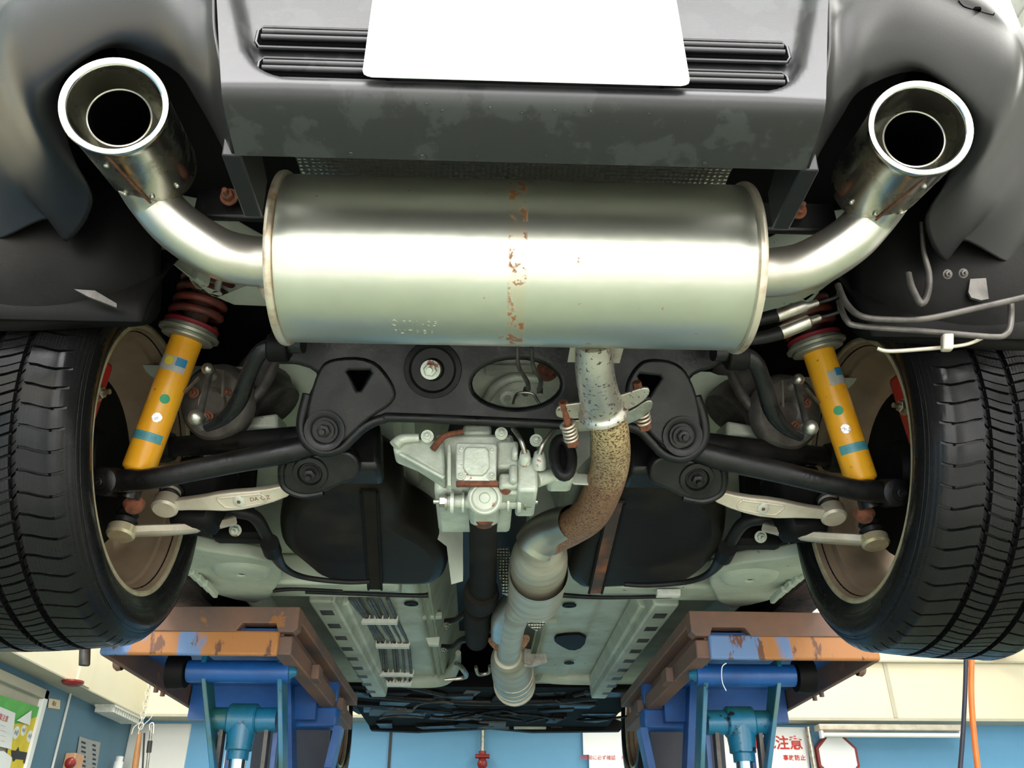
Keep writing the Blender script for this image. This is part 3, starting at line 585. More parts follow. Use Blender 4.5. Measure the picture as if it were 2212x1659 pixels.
for x, d in ((966, -1), (1132, 1)):
    p = at(x, 1083, 1.40); g = MB(); g.hexbolt(p, (d, 0, 0), .0105, .014); obj('mount_bolt', g, M['steel'], df)
    g = MB(); g.cyl(p-Vector((d*.012, 0, 0)), p-Vector((d*.006, 0, 0)), .021); g.cyl(p-Vector((d*.03, 0, 0)), p-Vector((d*.026, 0, 0)), .019); obj('mount_washer', g, M['aluplate'], df)
g = MB(); g.ptube([(1047, 1100, 1.46, 66), (1046, 1112, 1.50, 62), (1044, 1118, 1.53, 50)], 28, 2); obj('pinion_seal_ring', g, M['rust'], df)
g = MB(); g.hexbolt(at(1027, 1108, 1.46), (0, -.3, -1), .006, .006); obj('seal_bolt', g, M['steel'], df)
g = MB(); g.ptube([(1044, 1112, 1.50, 62), (1044, 1180, 1.75, 61), (1043, 1262, 2.12, 58), (1042, 1276, 2.20, 56)], 28, 4); ds = obj('drive_shaft', g, M['shaft'], car, label='black tubular drive shaft in the tunnel')
for L_ in ([(1040, 1272, 2.16, 72), (1039, 1284, 2.24, 78), (1038, 1296, 2.32, 72), (1038, 1302, 2.36, 56)], [(1034, 1310, 2.42, 62), (1032, 1340, 2.58, 60), (1031, 1365, 2.76, 52), (1030, 1380, 2.88, 50)]):
    g = MB(); g.ptube(L_, 26, 3); obj('shaft_joint', g, M['shaft'], ds)
for a in ([(962, 1342, 2.62, 13), (985, 1338, 2.60, 13), (1005, 1325, 2.56, 16), (1040, 1322, 2.52, 18)], [(955, 1396, 2.98, 11), (978, 1396, 2.96, 12), (998, 1382, 2.90, 14), (1040, 1376, 2.82, 16)]):
    g = MB(); g.ptube(a, 10); br = obj('shaft_bracket', g, M['black'], car)
    p = at(a[0][0]+3, a[0][1]+5, a[0][2]-.02); g = MB(); g.hexbolt(p, (0, -.2, -1), .007, .01); obj('bracket_bolt', g, M['steel'], br)
# ---------------- suspension
def susp(s):
    sh0 = S((287, 1012), (1850, 1040), 1.40, s); sh1 = S((400, 735), (1762, 752), 1.335, s); ax = (sh1-sh0).normalized(); R = .0285
    g = MB(); g.lathe(sh0, ax, [(-.012, .014), (-.006, .020), (0, .027), (.004, R), ((sh1-sh0).length*.5, R), ((sh1-sh0).length, R)], 36); sa = obj('shock_absorber', g, M['yellow'], car, label='yellow shock absorber body')
    ref = Vector((0, -1, -.55)); Ls = (sh1-sh0).length
    def on(h, a, e): 
        a_ = (ref-ax*ref.dot(ax)).normalized(); b_ = ax.cross(a_); return sh0+ax*h+(a_*math.cos(a)+b_*math.sin(a))*(R+e)
    def patch(name, h0, h1, a0, a1, m_, e=.0004):
        g = MB(); n = 14; g.grid([[on(h0+(h1-h0)*j/2, a0+(a1-a0)*i/n, e) for i in range(n+1)] for j in range(3)]); return obj(name, g, M[m_], sa)
    patch('sticker_label', Ls*.72, Ls*.83, -1.15, .9, 'stlabel') if s < 0 else patch('sticker_label', Ls*.70, Ls*.81, -.3, .9, 'stlabel')
    k = 0 if s < 0 else .35
    patch('logo_patch', Ls*.765, Ls*.825, .25+k-.35, .9+k-.35 if s > 0 else .85, 'blue_st', .0007) if s > 0 else patch('logo_patch', Ls*.765, Ls*.825, .2, .85, 'blue_st', .0007)
    patch('band_sticker', Ls*.20, Ls*.265, -1.1, 1.1, 'teal')
    def dot(name, h, a, r_, m_):
        g = MB(); g.add([on(h, a, .001)]+[on(h+r_*math.sin(t), a+r_*math.cos(t)/R, .0008) for t in [2*math.pi*i/20 for i in range(20)]], [(0, i+1, (i+1) % 20+1) for i in range(20)]); obj(name, g, M[m_], sa)
    dot('round_sticker', Ls*.515, .35 if s < 0 else -.35, .0085, 'green'); dot('round_sticker', Ls*.375, .30 if s < 0 else -.30, .0085, 'silver')
    if s < 0: dot('emblem_disc', Ls*.79, -.25, .0085, 'ylw_st')
    def fn(u, v, w): 
        return on(Ls*.232+v, -u/R, .0006+w*.3)
    link('sticker_lettering', text_me('t', 'BILSTEIN', .0105, fn, M['blue_st'], .0001, 0, 1.0), sa)
    # perch, lock ring, coil spring, bump rubber
    g = MB(); g.lathe(sh1-ax*.004, ax, [(0, R), (0, .040), (.002, .046), (.005, .047), (.006, .044), (.009, .044), (.010, .054), (.015, .055), (.017, .050), (.021, .050), (.022, .046), (.026, .046), (.026, .03)], 40); pc_ = obj('spring_perch', g, M['perch'], sa, label='silver ring nut')
    g = MB(); g.lathe(sh1+ax*.02, ax, [(0, .046), (.002, .049), (.007, .049), (.009, .046)], 40); obj('lower_spring_pad', g, M['crimson'], sa)
    top = sh1+ax*.17; g = MB(); g.helix(sh1+ax*.034, top, .042, .0075, 6.2, 10); obj('coil_spring', g, M['spring'], sa, label='dirty red coil spring')
    g = MB(); g.lathe(sh1, ax, [(.03, .022), (.05, .024), (.06, .020), (.07, .025), (.08, .02), (.09, .026), (.12, .028), (.18, .03)], 28); obj('dust_boot', g, M['springdark'], sa)
    g = MB(); g.lathe(sh1+ax*.165, ax, [(0, 0), (0, .055), (.01, .06), (.03, .055), (.04, 0)], 32); obj('top_mount', g, M['void'], sa)
    # lower fork and rusty cup
    g = MB(); g.cyl(sh0-ax*.004, sh0-ax*.05, .016, .02); obj('lower_eye', g, M['black'], sa)
    p = S((285, 1085), (1862, 1112), 1.43, s); g = MB(); g.lathe(p, (s*-.3, -.4, -1), [(-.012, .010), (0, .019), (.012, .014), (.016, 0)], 20); obj('rusty_cup', g, M['rust'], sa, label='orange rusted cup')
    # main toe arm
    A = S((232, 1040), (1920, 1065), 1.385, s); Bq = S((330, 1035), (1845, 1055), 1.375, s); Cq = S((640, 972), (1545, 985), 1.35, s); D = S((720, 945), (1455, 960), 1.35, s)
    g = MB(); g.tube([A, A*.5+Bq*.5, Bq, Bq*.5+Cq*.5, Cq, D], [.019, .0205, .019, .0195, .021, .015], 22, True, 6); ta = obj('toe_arm', g, M['black'], car, label='thick black tubular suspension arm')
    g = MB(); g.lathe(A-Vector((0, .03, .012)), (0, 1, .4), [(0, 0), (0, .016), (.004, .024), (.05, .026), (.058, .022), (.06, 0)], 32); obj('arm_eye', g, M['black'], ta)
    g = MB(); g.hexbolt(A-Vector((0, .032, .014)), (0, -1, -.4), .009, .012); obj('arm_bolt', g, M['black'], ta)
    # upper black arm behind
    A2 = S((365, 968), (1800, 985), 1.50, s); B2 = S((660, 945), (1520, 960), 1.42, s)
    g = MB(); g.tube([A2, A2*.5+B2*.5, B2], [.019, .021, .023], 20, True, 5); ua = obj('upper_arm', g, M['black'], car)
    g = MB(); g.lathe(A2, (s, .1, 0), [(-.012, 0), (-.012, .026), (.0, .030), (.022, .030), (.03, .024), (.05, .022), (.05, 0)], 28); obj('arm_boot', g, M['rubberplain'], ua)
    # forged link (blade) with recessed web
    q = [((620, 1038), (1535, 1058)), ((560, 1052), (1600, 1072)), ((480, 1058), (1670, 1078)), ((420, 1070), (1730, 1092)), ((355, 1078), (1790, 1100)), ((350, 1098), (1795, 1120)), ((425, 1096), (1728, 1116)), ((500, 1100), (1650, 1116)), ((575, 1086), (1585, 1100)), ((635, 1060), (1530, 1078))]
    hp = Plane(1.47, S((480, 1075), (1670, 1096), 1.47, s).z, .8, -.6)
    P = []
    for i, (l, r_) in enumerate(q):
        a, b_ = hp(*l), hp(*r_); P.append(Vector((s*(abs(a.x)+abs(b_.x))/2, (a.y+b_.y)/2, (a.z+b_.z)/2)))
    me = plate_mesh('link', [P], hp.O, hp.X, hp.Y, .016, .003, M['arm'], 1); lk = link('control_link', me, car, label='pale forged aluminium link, straight')
    P5 = [P[1]*.8+P[8]*.2, P[2]*.78+P[7]*.22, P[2]*.5+P[3]*.3+P[7]*.2, P[6]*.2+P[7]*.4+P[2]*.4, P[7]*.75+P[2]*.25, P[8]*.75+P[1]*.25]
    off = -hp.N if hp.N.y > 0 else hp.N
    g = MB(); lp_ = [p_+off*.008 for p_ in P5]; g.tube(lp_+[lp_[0]], .0022, 8, False, 4); obj('link_rib', g, M['arm'], lk)
    e = P[4]*.5+P[5]*.5; g = MB(); g.lathe(e, (0, .35, 1), [(-.014, 0), (-.014, .02), (-.01, .024), (.012, .024), (.016, .018), (.024, .016), (.034, .020), (.044, .018), (.046, 0)], 28); obj('link_ball_joint', g, M['arm'], lk)
    g = MB(); g.lathe(e, (0, .35, 1), [(.014, .016), (.02, .021), (.028, .016), (.034, .022), (.044, .018), (.05, .01)], 28); obj('joint_boot', g, M['rubberplain'], lk)
    c_ = P[2]*.35+P[7]*.35+P[1]*.15+P[8]*.15; g = MB(); g.lathe(c_+off*.006, off, [(0, .011), (.004, .011), (.005, .009), (.005, 0)], 20); obj('link_boss', g, M['aluplate'], lk); g = MB(); g.lathe(c_+off*.0105, off, [(0, .0035), (.001, .0035), (.001, 0)], 14); obj('boss_hole', g, M['rust'], lk)
    if s < 0:
        c2 = P[1]*.5+P[8]*.5; dv = (P[1]-P[3]).normalized(); up_ = off.cross(dv)
        def fnn(u, v, w): return c2-dv*.006+dv*u+(up_ if up_.z > 0 else -up_)*v+off*(.0083+w)
        link('stamped_mark', text_me('t', 'DA ◇Z', .011, fnn, M['rust'], .0001), lk)
    # curved lower link
    L2 = [((488, 1118), (1640, 1146), 1.60), ((440, 1128), (1690, 1158), 1.56), ((370, 1138), (1770, 1166), 1.52), ((300, 1142), (1850, 1170), 1.49), ((262, 1145), (1890, 1172), 1.47)]
    Pt = [S(l, r_, Y, s) for l, r_, Y in L2]; C3 = [Vector(p_) for p_ in catmull(Pt, 6)]; g = MB(); V = []; F = []
    n = len(C3)
    for i, p_ in enumerate(C3):
        t_ = (C3[min(i+1, n-1)]-C3[max(i-1, 0)]).normalized(); sd = t_.cross(Vector((0, 0, 1))).normalized(); uu = sd.cross(t_); w_ = .011+.006*i/n; h_ = .009
        for a_, b_ in ((-1, -.6), (-.6, -1), (.6, -1), (1, -.6), (1, .6), (.6, 1), (-.6, 1), (-1, .6)): V.append(p_+sd*w_*a_+uu*h_*b_)
    F = [(i*8+j, i*8+(j+1) % 8, (i+1)*8+(j+1) % 8, (i+1)*8+j) for i in range(n-1) for j in range(8)]+[tuple(range(7, -1, -1)), tuple(range((n-1)*8, n*8))]
    g.add(V, F); l2 = obj('curved_link', g, M['arm'], car, label='pale forged aluminium link, curved')
    g = MB(); g.lathe(Pt[-1], (0, .2, 1), [(-.010, 0), (-.010, .021), (-.006, .025), (.008, .025), (.011, .02), (.011, 0)], 28); obj('link_ball_joint', g, M['goldlip'], l2)
    g = MB(); g.lathe(Pt[-1], (0, .2, 1), [(.014, .018), (.022, .022), (.03, .015), (.036, .020), (.05, .015)], 28); obj('joint_boot', g, M['rubberplain'], l2)
    # pivot bracket and bolt under the crossmember
    c0 = S((660, 1012), (1487, 1027), 1.39, s)
    br = [(-.052, -.018), (-.047, .018), (-.02, .034), (.02, .036), (.06, .046), (.085, .03), (.085, -.01), (.05, -.022), (.02, -.04), (-.015, -.046), (-.042, -.036)]
    pk = Vector((0, .75, -.66)); me = plate_mesh('br', [[c0+Vector((-s*a_, 0, 0))-pk*b_ for a_, b_ in br]], c0, (1, 0, 0), pk, .03, .006, M['black'], 2); pv = link('pivot_bracket', me, car)
    od = Vector((0, -.66, -.75)); g = MB(); g.lathe(c0+od*.014, od, [(0, .032), (.005, .030), (.006, .022), (.002, .019), (.002, 0)], 30); g.hexbolt(c0+od*.016, od, .011, .013); obj('pivot_bolt', g, M['black'], pv)
    g = MB(); g.tube([c0+Vector((-s*a_, 0, 0))-pk*b_+od*.01 for a_, b_ in (br[-3:]+br[:5])], .006, 8, sub=4); obj('bracket_rim', g, M['black'], pv)
    g = MB(); m0 = S((745, 995), (1405, 1000), 1.43, s); g.hexa([m0+Vector(v) for v in ((-.06,-.03,-.03),(.06,-.03,-.03),(.06,.05,-.03),(-.06,.05,-.03),(-.05,-.03,.07),(.05,-.03,.07),(.05,.05,.07),(-.05,.05,.07))]); obj('crossmember_leg', g, M['black'], car, bevel=.012)
    # anti-roll bar end and drop link
    Lb = [((660, 745), (1545, 762), 1.12, 36), ((580, 748), (1590, 765), 1.13, 36), ((550, 762), (1622, 785), 1.14, 36), ((528, 810), (1642, 830), 1.18, 36), ((508, 862), (1662, 890), 1.22, 38), ((478, 900), (1690, 925), 1.25, 30), ((440, 922), (1725, 945), 1.27, 20)]
    Q = [S(l, r_, Y, s) for l, r_, Y, w in Lb]; g = MB(); g.tube(Q, [rpx(w, q_) for (l, r_, Y, w), q_ in zip(Lb, Q)], 18, True, 6); ab = obj('anti_roll_bar', g, M['black'], car, label='black anti-roll bar end')
    cl_ = S((590, 752), (1580, 768), 1.13, s); g = MB(); g.cyl(cl_-Vector((.016, 0, 0)), cl_+Vector((.016, 0, 0)), .022, n=24); g.box(cl_+Vector((-.016, -.004, .0)), cl_+Vector((.016, .03, .05))); obj('bar_clamp', g, M['blackrough'], ab, bevel=.003)
    u_, d_ = S((447, 797), (1712, 825), 1.33, s), S((420, 905), (1735, 925), 1.28, s)
    g = MB(); g.tube([u_, u_*.5+d_*.5, d_], [.006, .0055, .006], 12); dl = obj('drop_link', g, M['darksteel'], car)
    for p_, r_ in ((u_, .011), (d_, .0135)): g = MB(); g.sphere(p_+Vector((0, -.012, -.004)), r_); g.cyl(p_+Vector((0, .02, 0)), p_, r_*.9, n=16); obj('link_ball', g, M['steel'], dl, label='shiny steel ball end')
    # hub carrier plate with bolts, backing castings, cv boot
    hc = S((450, 870), (1690, 890), 1.42, s)
    g = MB(); g.lathe(hc, (s*.3, -1, -.5), [(-.02, .075), (0, .072), (.008, .064), (.008, .03), (.0, .02), (0, 0)], 36); hp_ = obj('hub_carrier', g, M['darksteel'], car)
    for dx, dz in ((-.035, .01), (.03, .012), (0, -.04)): g = MB(); g.hexbolt(hc+Vector((dx, -.02, dz)), (0, -1, -.5), .007, .01); obj('carrier_bolt', g, M['rust'], hp_)
    for a_, b_ in (((430, 815), (398, 848)), ((483, 800), (480, 858))):
        p0, p1 = at(*a_, 1.36), at(*b_, 1.36); p0.x = s*abs(p0.x); p1.x = s*abs(p1.x); g = MB(); g.bar(p0, p1, .006, .003); obj('carrier_edge', g, M['steel'], hp_)
    g = MB(); P = [S(l, r_, 1.46, s) for l, r_ in (((470, 905), (1600, 915)), ((600, 895), (1570, 905)), ((600, 925), (1570, 938)), ((480, 922), (1660, 940)))]
    o_ = Vector((0, .08, .02)); g.hexa([P[3], P[2], P[2]+o_, P[3]+o_, P[0], P[1], P[1]+o_, P[0]+o_]); obj('rear_shelf', g, M['primer'], car, bevel=.006)
    g = MB(); g.tube([S((585, 790), (1570, 800), 1.42, s), S((560, 850), (1600, 850), 1.42, s), S((520, 890), (1640, 890), 1.42, s)], [.009, .011, .008], 12, sub=4); obj('support_strut', g, M['darksteel'], car)
    g = MB(); g.tube([S((600, 780), (1560, 790), 1.5, s), S((560, 830), (1600, 845), 1.5, s), S((600, 880), (1565, 895), 1.5, s)], [.05, .055, .05], 20, sub=4); obj('fuel_line_cover', g, M['darksteel'], car)
    g = MB(); g.hexa([Vector((s*x_, y_, z_)) for x_, y_, z_ in ((.52,1.40,2.16),(.62,1.40,2.16),(.62,1.50,2.16),(.52,1.50,2.16),(.54,1.41,2.02),(.62,1.41,2.02),(.62,1.48,2.02),(.54,1.48,2.02))]); obj('knuckle', g, M['blackrough'], car, bevel=.015).location.y += .10
    # stabiliser side plastic and hose loop to the bulkhead
    Hs = [((400, 1105), (1720, 1135), 1.62, 22), ((470, 1100), (1660, 1125), 1.62, 26), ((535, 1110), (1600, 1130), 1.64, 28), ((562, 1160), (1565, 1165), 1.70, 26), ((578, 1195), (1545, 1200), 1.76, 28), ((600, 1230), (1520, 1232), 1.86, 16), ((650, 1252), (1480, 1250), 1.94, 12), ((740, 1258), (1400, 1262), 1.97, 11), ((790, 1255), (1340, 1262), 1.97, 10)]
    Q = [S(l, r_, Y, s) for l, r_, Y, w in Hs]; g = MB(); g.tube(Q, [rpx(w, q_) for (l, r_, Y, w), q_ in zip(Hs, Q)], 14, True, 7); ch = obj('cable_hose', g, M['rubberplain'], car)
    p0 = S((568, 1175), (1558, 1180), 1.70, s); p1 = S((574, 1195), (1548, 1198), 1.76, s); g = MB(); g.cyl(p0, p1, .019, n=20); obj('hose_collar', g, M['blackrough'], ch)
    c_ = S((500, 1140), (1615, 1165), 1.74, s); g = MB(); g.box(c_-Vector((.055, .02, .022)), c_+Vector((.055, .03, .022))); mb_ = obj('body_mount', g, M['blackrough'], car, bevel=.012)
    g = MB(); g.hexbolt(c_+Vector((0, -.03, -.01)), (0, -1, -.6), .009, .012); obj('mount_stud', g, M['aluplate'], mb_)
mirror(susp)
# ---------------- wheels
CAMB = .063; WC = (.645, 1.425, 2.114)
def wheel(s, yc, xc=.645, zc=2.114):
    A = Vector((s*math.cos(CAMB), 0, -math.sin(CAMB))); U = Vector((s*math.sin(CAMB), 0, math.cos(CAMB))); Y_ = Vector((0, 1, 0)); c = Vector((s*xc, yc, zc))
    g = MB(); g.lathe(c, A, [(.0, .236), (.006, .232), (.018, .226), (.030, .224), (.034, .218), (.06, .214), (.075, .200), (.10, .196), (.165, .198), (.185, .215), (.20, .222), (.205, .236), (.208, .236), (.20, .226), (.18, .22), (.16, .204), (.10, .202), (.07, .206), (.05, .22), (.0, .238)], 96, ref=Y_)
    w = obj('wheel', g, M['gold'], car, label='bronze alloy wheel rim')
    g = MB(); g.lathe(c, A, [(.002, .234), (-.002, .2345), (-.004, .238), (-.003, .243), (.002, .2445), (.006, .241)], 96, ref=Y_, closed=True); obj('rim_lip', g, M['goldlip'], w)
    for k in range(6):
        an = math.radians(60*k+12); d = Y_*math.cos(an)+U*math.sin(an); t_ = Y_*-math.sin(an)+U*math.cos(an); V = []
        for r_, hw, a0, a1 in ((.035, .030, .155, .190), (.205, .020, .175, .200)):
            for e_, a_ in ((-1, a0), (1, a0), (1, a1), (-1, a1)): V.append(c+d*r_+t_*hw*e_+A*a_)
        g = MB(); g.hexa(V); obj('spoke', g, M['gold'], w, bevel=.006)
    g = MB(); g.lathe(c, A, [(.13, 0), (.13, .06), (.15, .07), (.19, .065), (.195, 0)], 40, ref=Y_); obj('hub', g, M['gold'], w)
    # tyre
    prof = [(.012,.228),(.0,.240),(-.008,.252),(-.014,.270),(-.016,.285),(-.012,.298),(-.004,.309),(.004,.316),(.012,.3215),(.020,.3245)]
    tread = []
    gr = [.072, .118, .164]
    a_ = .026
    stops = sorted([.026, .040, .054]+[g_-.0052 for g_ in gr]+[g_-.0046 for g_ in gr]+[g_+.0046 for g_ in gr]+[g_+.0052 for g_ in gr]+[.095, .141, .182, .196, .210])
    for x in stops:
        dip = any(abs(x-g_) < .005 for g_ in gr); tread.append((x, .3265-.0009*((x-.118)/.09)**2*3-(.0085 if dip else 0), 1))
    prof2 = [(p[0], p[1], 0) for p in prof]+tread+[(.236-p[0], p[1], 0) for p in reversed(prof)]
    N = 64; V = []; F = []; uvs = []
    fr_ = [0, .02, .13, .15, .40, .58, .60, .64, .66, .85]; offs = {0: 0, 1: .33, 2: .7, 3: .15}
    K = len(prof2); th = []
    for i in range(N):
        for f_ in fr_: th.append((i+f_)/N)
    T = len(th)
    for ti, t_ in enumerate(th):
        for k, (a_, r_, isT) in enumerate(prof2):
            rib = sum(a_ > g_ for g_ in gr); j = ti % len(fr_); tt = t_
            if r_ > .312:
                tt = t_+offs[rib]/N + (.16/N)*math.sin(a_*70)
                if j in (1, 2) and (isT or (a_ > .010 and r_ > .31)): r_ -= .0070 if isT else .004
                if j in (6, 7) and rib in (1, 2) and isT: r_ -= .004
            an = 2*math.pi*tt; V.append(c+A*a_+(Y_*math.cos(an)+U*math.sin(an))*r_); uvs.append((t_*2.05, a_))
    for i in range(T):
        for k in range(K-1): F.append((i*K+k, ((i+1) % T)*K+k, ((i+1) % T)*K+k+1, i*K+k+1))
    me = bpy.data.meshes.new('tire'); me.from_pydata([tuple(v) for v in V], [], F); ul = me.uv_layers.new(name='uv')
    for lp_ in me.loops: ul.data[lp_.index].uv = uvs[lp_.vertex_index]
    bm = bmesh.new(); bm.from_mesh(me); bmesh.ops.recalc_face_normals(bm, faces=bm.faces); bm.to_mesh(me); bm.free()
    fin(me, M['rubber'], 30); link('tire', me, w, label='black winter tyre with blocky tread')
    for rr in (.262, .268, .300, .305):
        g = MB(); off = {.262: -.0105, .268: -.0125, .300: -.0105, .305: -.0065}[rr]; g.lathe(c, A, [(off-.0006, rr-.0007), (off-.0014, rr), (off-.0006, rr+.0007)], 96, ref=Y_); obj('sidewall_line', g, M['rubberplain'], w)
    return w
for s in (-1, 1):
    wheel(s, 1.425); wheel(s, 4.08, .66, 2.13)
    g = MB(); c = Vector((s*(.645+.10), 1.425, 2.108)); g.lathe(c, (s, 0, -.06), [(-.012, .155), (.012, .155), (.012, .07), (.03, .06), (.03, 0)], 48, ref=(0, 1, 0)); g.lathe(c, (s, 0, -.06), [(-.012, .155), (-.012, .06), (-.03, .05), (-.03, 0)], 48, ref=(0, 1, 0)); obj('brake_disc', g, M['blackrough'], car)
    c = Vector((s*.735, 1.27, 2.17)); g = MB(); g.hexa([c+Vector(v) for v in ((-.045,-.03,-.08),(.045,-.03,-.08),(.045,.03,-.075),(-.045,.03,-.075),(-.045,-.02,.06),(.045,-.02,.06),(.045,.045,.07),(-.045,.045,.07))]); cp = obj('brake_caliper', g, M['red'], car, bevel=.01, label='red painted brake caliper')
    g = MB(); g.hexbolt(c+Vector((-s*.045, 0, -.01)), (-s, -.2, 0), .011, .016); obj('caliper_bolt', g, M['steel'], cp)
# wheel arch liners
def liner(s):
    rows = []; 
    for i in range(25):
        a = math.radians(173-i*7.2); r_ = .372
        rows.append([(s*x, 1.43+r_*math.cos(a)*(1 if x > .5 else .98), 2.12+r_*math.sin(a)+(.02 if x < .5 else 0)) for x in (.545, .56, .58, .62, .7, .8, .88)])
    g = MB(); g.grid(rows); o = obj('wheel_arch_liner', g, M['blackrough'], car, angle=70); md = o.modifiers.new('s', 'SOLIDIFY'); md.thickness = .004
    # rear closing panel of the liner
    pts = [((0, 500), .95), ((110, 500), .98)]
    g = MB(); g.grid([[(s*.90, 1.06, 2.42), (s*.78, 1.05, 2.42), (s*.66, 1.03, 2.42), (s*.60, 1.03, 2.42), (s*.56, 1.06, 2.42)],
                      [(s*.90, 1.07, 2.30), (s*.78, 1.05, 2.30), (s*.66, 1.02, 2.27), (s*.60, 1.02, 2.28), (s*.55, 1.07, 2.30)],
                      [(s*.90, 1.08, 2.22), (s*.78, 1.06, 2.21), (s*.68, 1.05, 2.20), (s*.60, 1.07, 2.22), (s*.55, 1.12, 2.25)],
                      [(s*.90, 1.10, 2.175), (s*.80, 1.09, 2.16), (s*.70, 1.09, 2.165), (s*.62, 1.11, 2.19), (s*.565, 1.16, 2.22)]])
    if 1: o = obj('arch_rear_panel', g, M['blackrough'], car, angle=80); md = o.modifiers.new('s', 'SUBSURF'); md.levels = md.render_levels = 2; md = o.modifiers.new('t', 'SOLIDIFY'); md.thickness = .003
mirror(liner)
# ---------------- underbody
g = MB(); g.box((-.56, .76, 2.455), (.56, 1.15, 2.475)); g.box((-.74, 1.1501, 2.455), (.74, 2.3, 2.475)); obj('rear_floor', g, M['void'], car)  # plate coloured near black for the shade of the underbody void
g = MB(); g.box((-.40, .70, 2.40), (.40, .73, 2.70)); obj('rear_panel', g, M['void'], car)
def pan_z(x, y):
    x += .02; a = abs(x); z = 2.185
    z += .24*(1-sstep(.075, .175, a)); z += .012*math.sin(a*260)*(sstep(.10, .13, a)*(1-sstep(.19, .23, a)))
    z += .008*sstep(.33, .35, a)*(1-sstep(.43, .45, a))
    return z
rows = [[(x, y, pan_z(x, y)) for x in np.linspace(-.74, .74, 140)] for y in np.linspace(2.22, 3.9, 12)]
fp = obj('floor_pan', MB().grid(rows), M['primer'], car, angle=60, label='grey green floor pan with centre tunnel')
rows = []
for (y, dz) in ((1.45, .14), (1.7, .10), (1.9, .055), (2.05, .02), (2.15, .0), (2.22, 0)):
    rows.append([(x, y, pan_z(x, y)+dz) for x in np.linspace(-.74, .74, 100)])
obj('seat_pan', MB().grid(rows), M['primer'], car, angle=60)
# tunnel lips, corrugated, beside the shaft
for s in (-1, 1):
    # sill box rail with notches
    g = MB(); A, Bq = Vector((s*.475, 2.34, 2.115)), Vector((s*.455, 3.72, 2.115))
    g.hexa([A+Vector((-.035, 0, 0)), A+Vector((.035, 0, 0)), Bq+Vector((.03, 0, 0)), Bq+Vector((-.03, 0, 0)), A+Vector((-.045, 0, .08)), A+Vector((.045, 0, .08)), Bq+Vector((.04, 0, .08)), Bq+Vector((-.04, 0, .08))]); ra = obj('floor_rail', g, M['primer'], car, bevel=.006)
    for k in range(9):
        y = 2.42+.145*k; g = MB(); g.box((s*.475-.018, y, 2.1145), (s*.475+.018, y+.05, 2.1165)); obj('rail_hole', g, M['darksteel'], ra)
    g = MB(); g.hexa([Vector((s*x_, y_, z_)) for x_, y_, z_ in ((.42,2.45,2.14),(.44,2.45,2.14),(.44,3.65,2.14),(.42,3.65,2.14),(.405,2.45,2.185),(.44,2.45,2.185),(.44,3.65,2.185),(.405,3.65,2.185))]); obj('inner_rail', g, M['primer'], car, bevel=.006)
    # pinch sill and side skirt
    g = MB(); g.box((min(s*.66, s*.665), 1.85, 2.101), (max(s*.66, s*.665), 3.6, 2.19)); obj('sill_seam', g, M['primer'], car)
    g = MB(); g.hexa([Vector((s*x_, y_, z_)) for x_, y_, z_ in ((.74,1.82,2.085),(.86,1.82,2.085),(.88,3.62,2.085),(.74,3.62,2.085),(.74,1.82,2.35),(.90,1.82,2.35),(.90,3.62,2.35),(.74,3.62,2.35))]); obj('side_skirt', g, M['black'], car, bevel=.01)
    # rear corner panel with stepped ribs in front of the wheel
    c = [((385, 1195), (1765, 1205)), ((392, 1165), (1752, 1178)), ((470, 1178), (1665, 1196)), ((560, 1190), (1575, 1205)), ((640, 1222), (1540, 1222)), ((610, 1290), (1590, 1310)), ((500, 1280), (1660, 1290)), ((440, 1262), (1700, 1262))]
    hp = Plane(1.9, 2.085, 1, .08); P = []
    for l, r_ in c:
        a, b_ = hp(*l), hp(*r_); P.append(Vector((s*(abs(a.x)+abs(b_.x))/2, (a.y+b_.y)/2, (a.z+b_.z)/2)))
    me = plate_mesh('cp', [P], hp.O, hp.X, hp.Y, .03, .006, M['primer'], 1); cp = link('corner_panel', me, car)
    for k in range(5):
        p = S((408+k*14, 1222+k*12), (1745-k*14, 1235+k*12), 1.93+.03*k, s); g = MB(); g.box(p-Vector((.006, .05, .010)), p+Vector((.006, .05, .006))); obj('panel_rib', g, M['primer'], cp, bevel=.003)
    p = S((508, 1215), (1600, 1230), 1.93, s)
    for v in ((),):
        g = MB(); g.lathe(p+Vector((0, 0, -.012)), (0, 0, -1), [(0, .07), (.012, .062), (.016, .05), (.016, .012), (.012, .008)], 36); obj('drain_dome', g, M['primer'], cp)
    # rear frame rail (primer) above the tail pipe
    c = [((190, 475), (2000, 505)), ((228, 412), (1955, 470)), ((420, 450), (1830, 460)), ((620, 560), (1620, 560)), ((600, 640), (1690, 640)), ((510, 636), (1770, 625)), ((455, 612), (1790, 620)), ((370, 540), (1870, 560))]
    hp = Plane(1.08, 2.40, 1, 0); P = []
    for l, r_ in c:
        a = hp(*l); P.append(Vector((s*abs(a.x), a.y, a.z)))
    hole = []
    for l in ((414, 580), (430, 578), (456, 595), (440, 604), (428, 600)):
        a = hp(*l); hole.append(Vector((s*abs(a.x), a.y, a.z)))
    hole2 = []
    for k in range(8):
        a = hp(472+8*math.cos(k*.785), 610+4*math.sin(k*.785)); hole2.append(Vector((s*abs(a.x), a.y, a.z)))
    me = plate_mesh('fr', [P, hole, hole2], hp.O, hp.X, hp.Y, .05, .004, M['primer'], 0); link('rear_frame_rail', me, car)
# heat shields over the cat
g = MB(); g.ppoly([(1070, 1185), (1100, 1180), (1110, 1290), (1085, 1280)], 2.1, .01); obj('tunnel_foil', g, M['dimple'], car)
g = MB(); g.ppoly([(1150, 1300), (1175, 1292), (1178, 1345), (1160, 1362), (1140, 1350)], 2.45, .01); obj('tunnel_foil', g, M['dimple'], car)
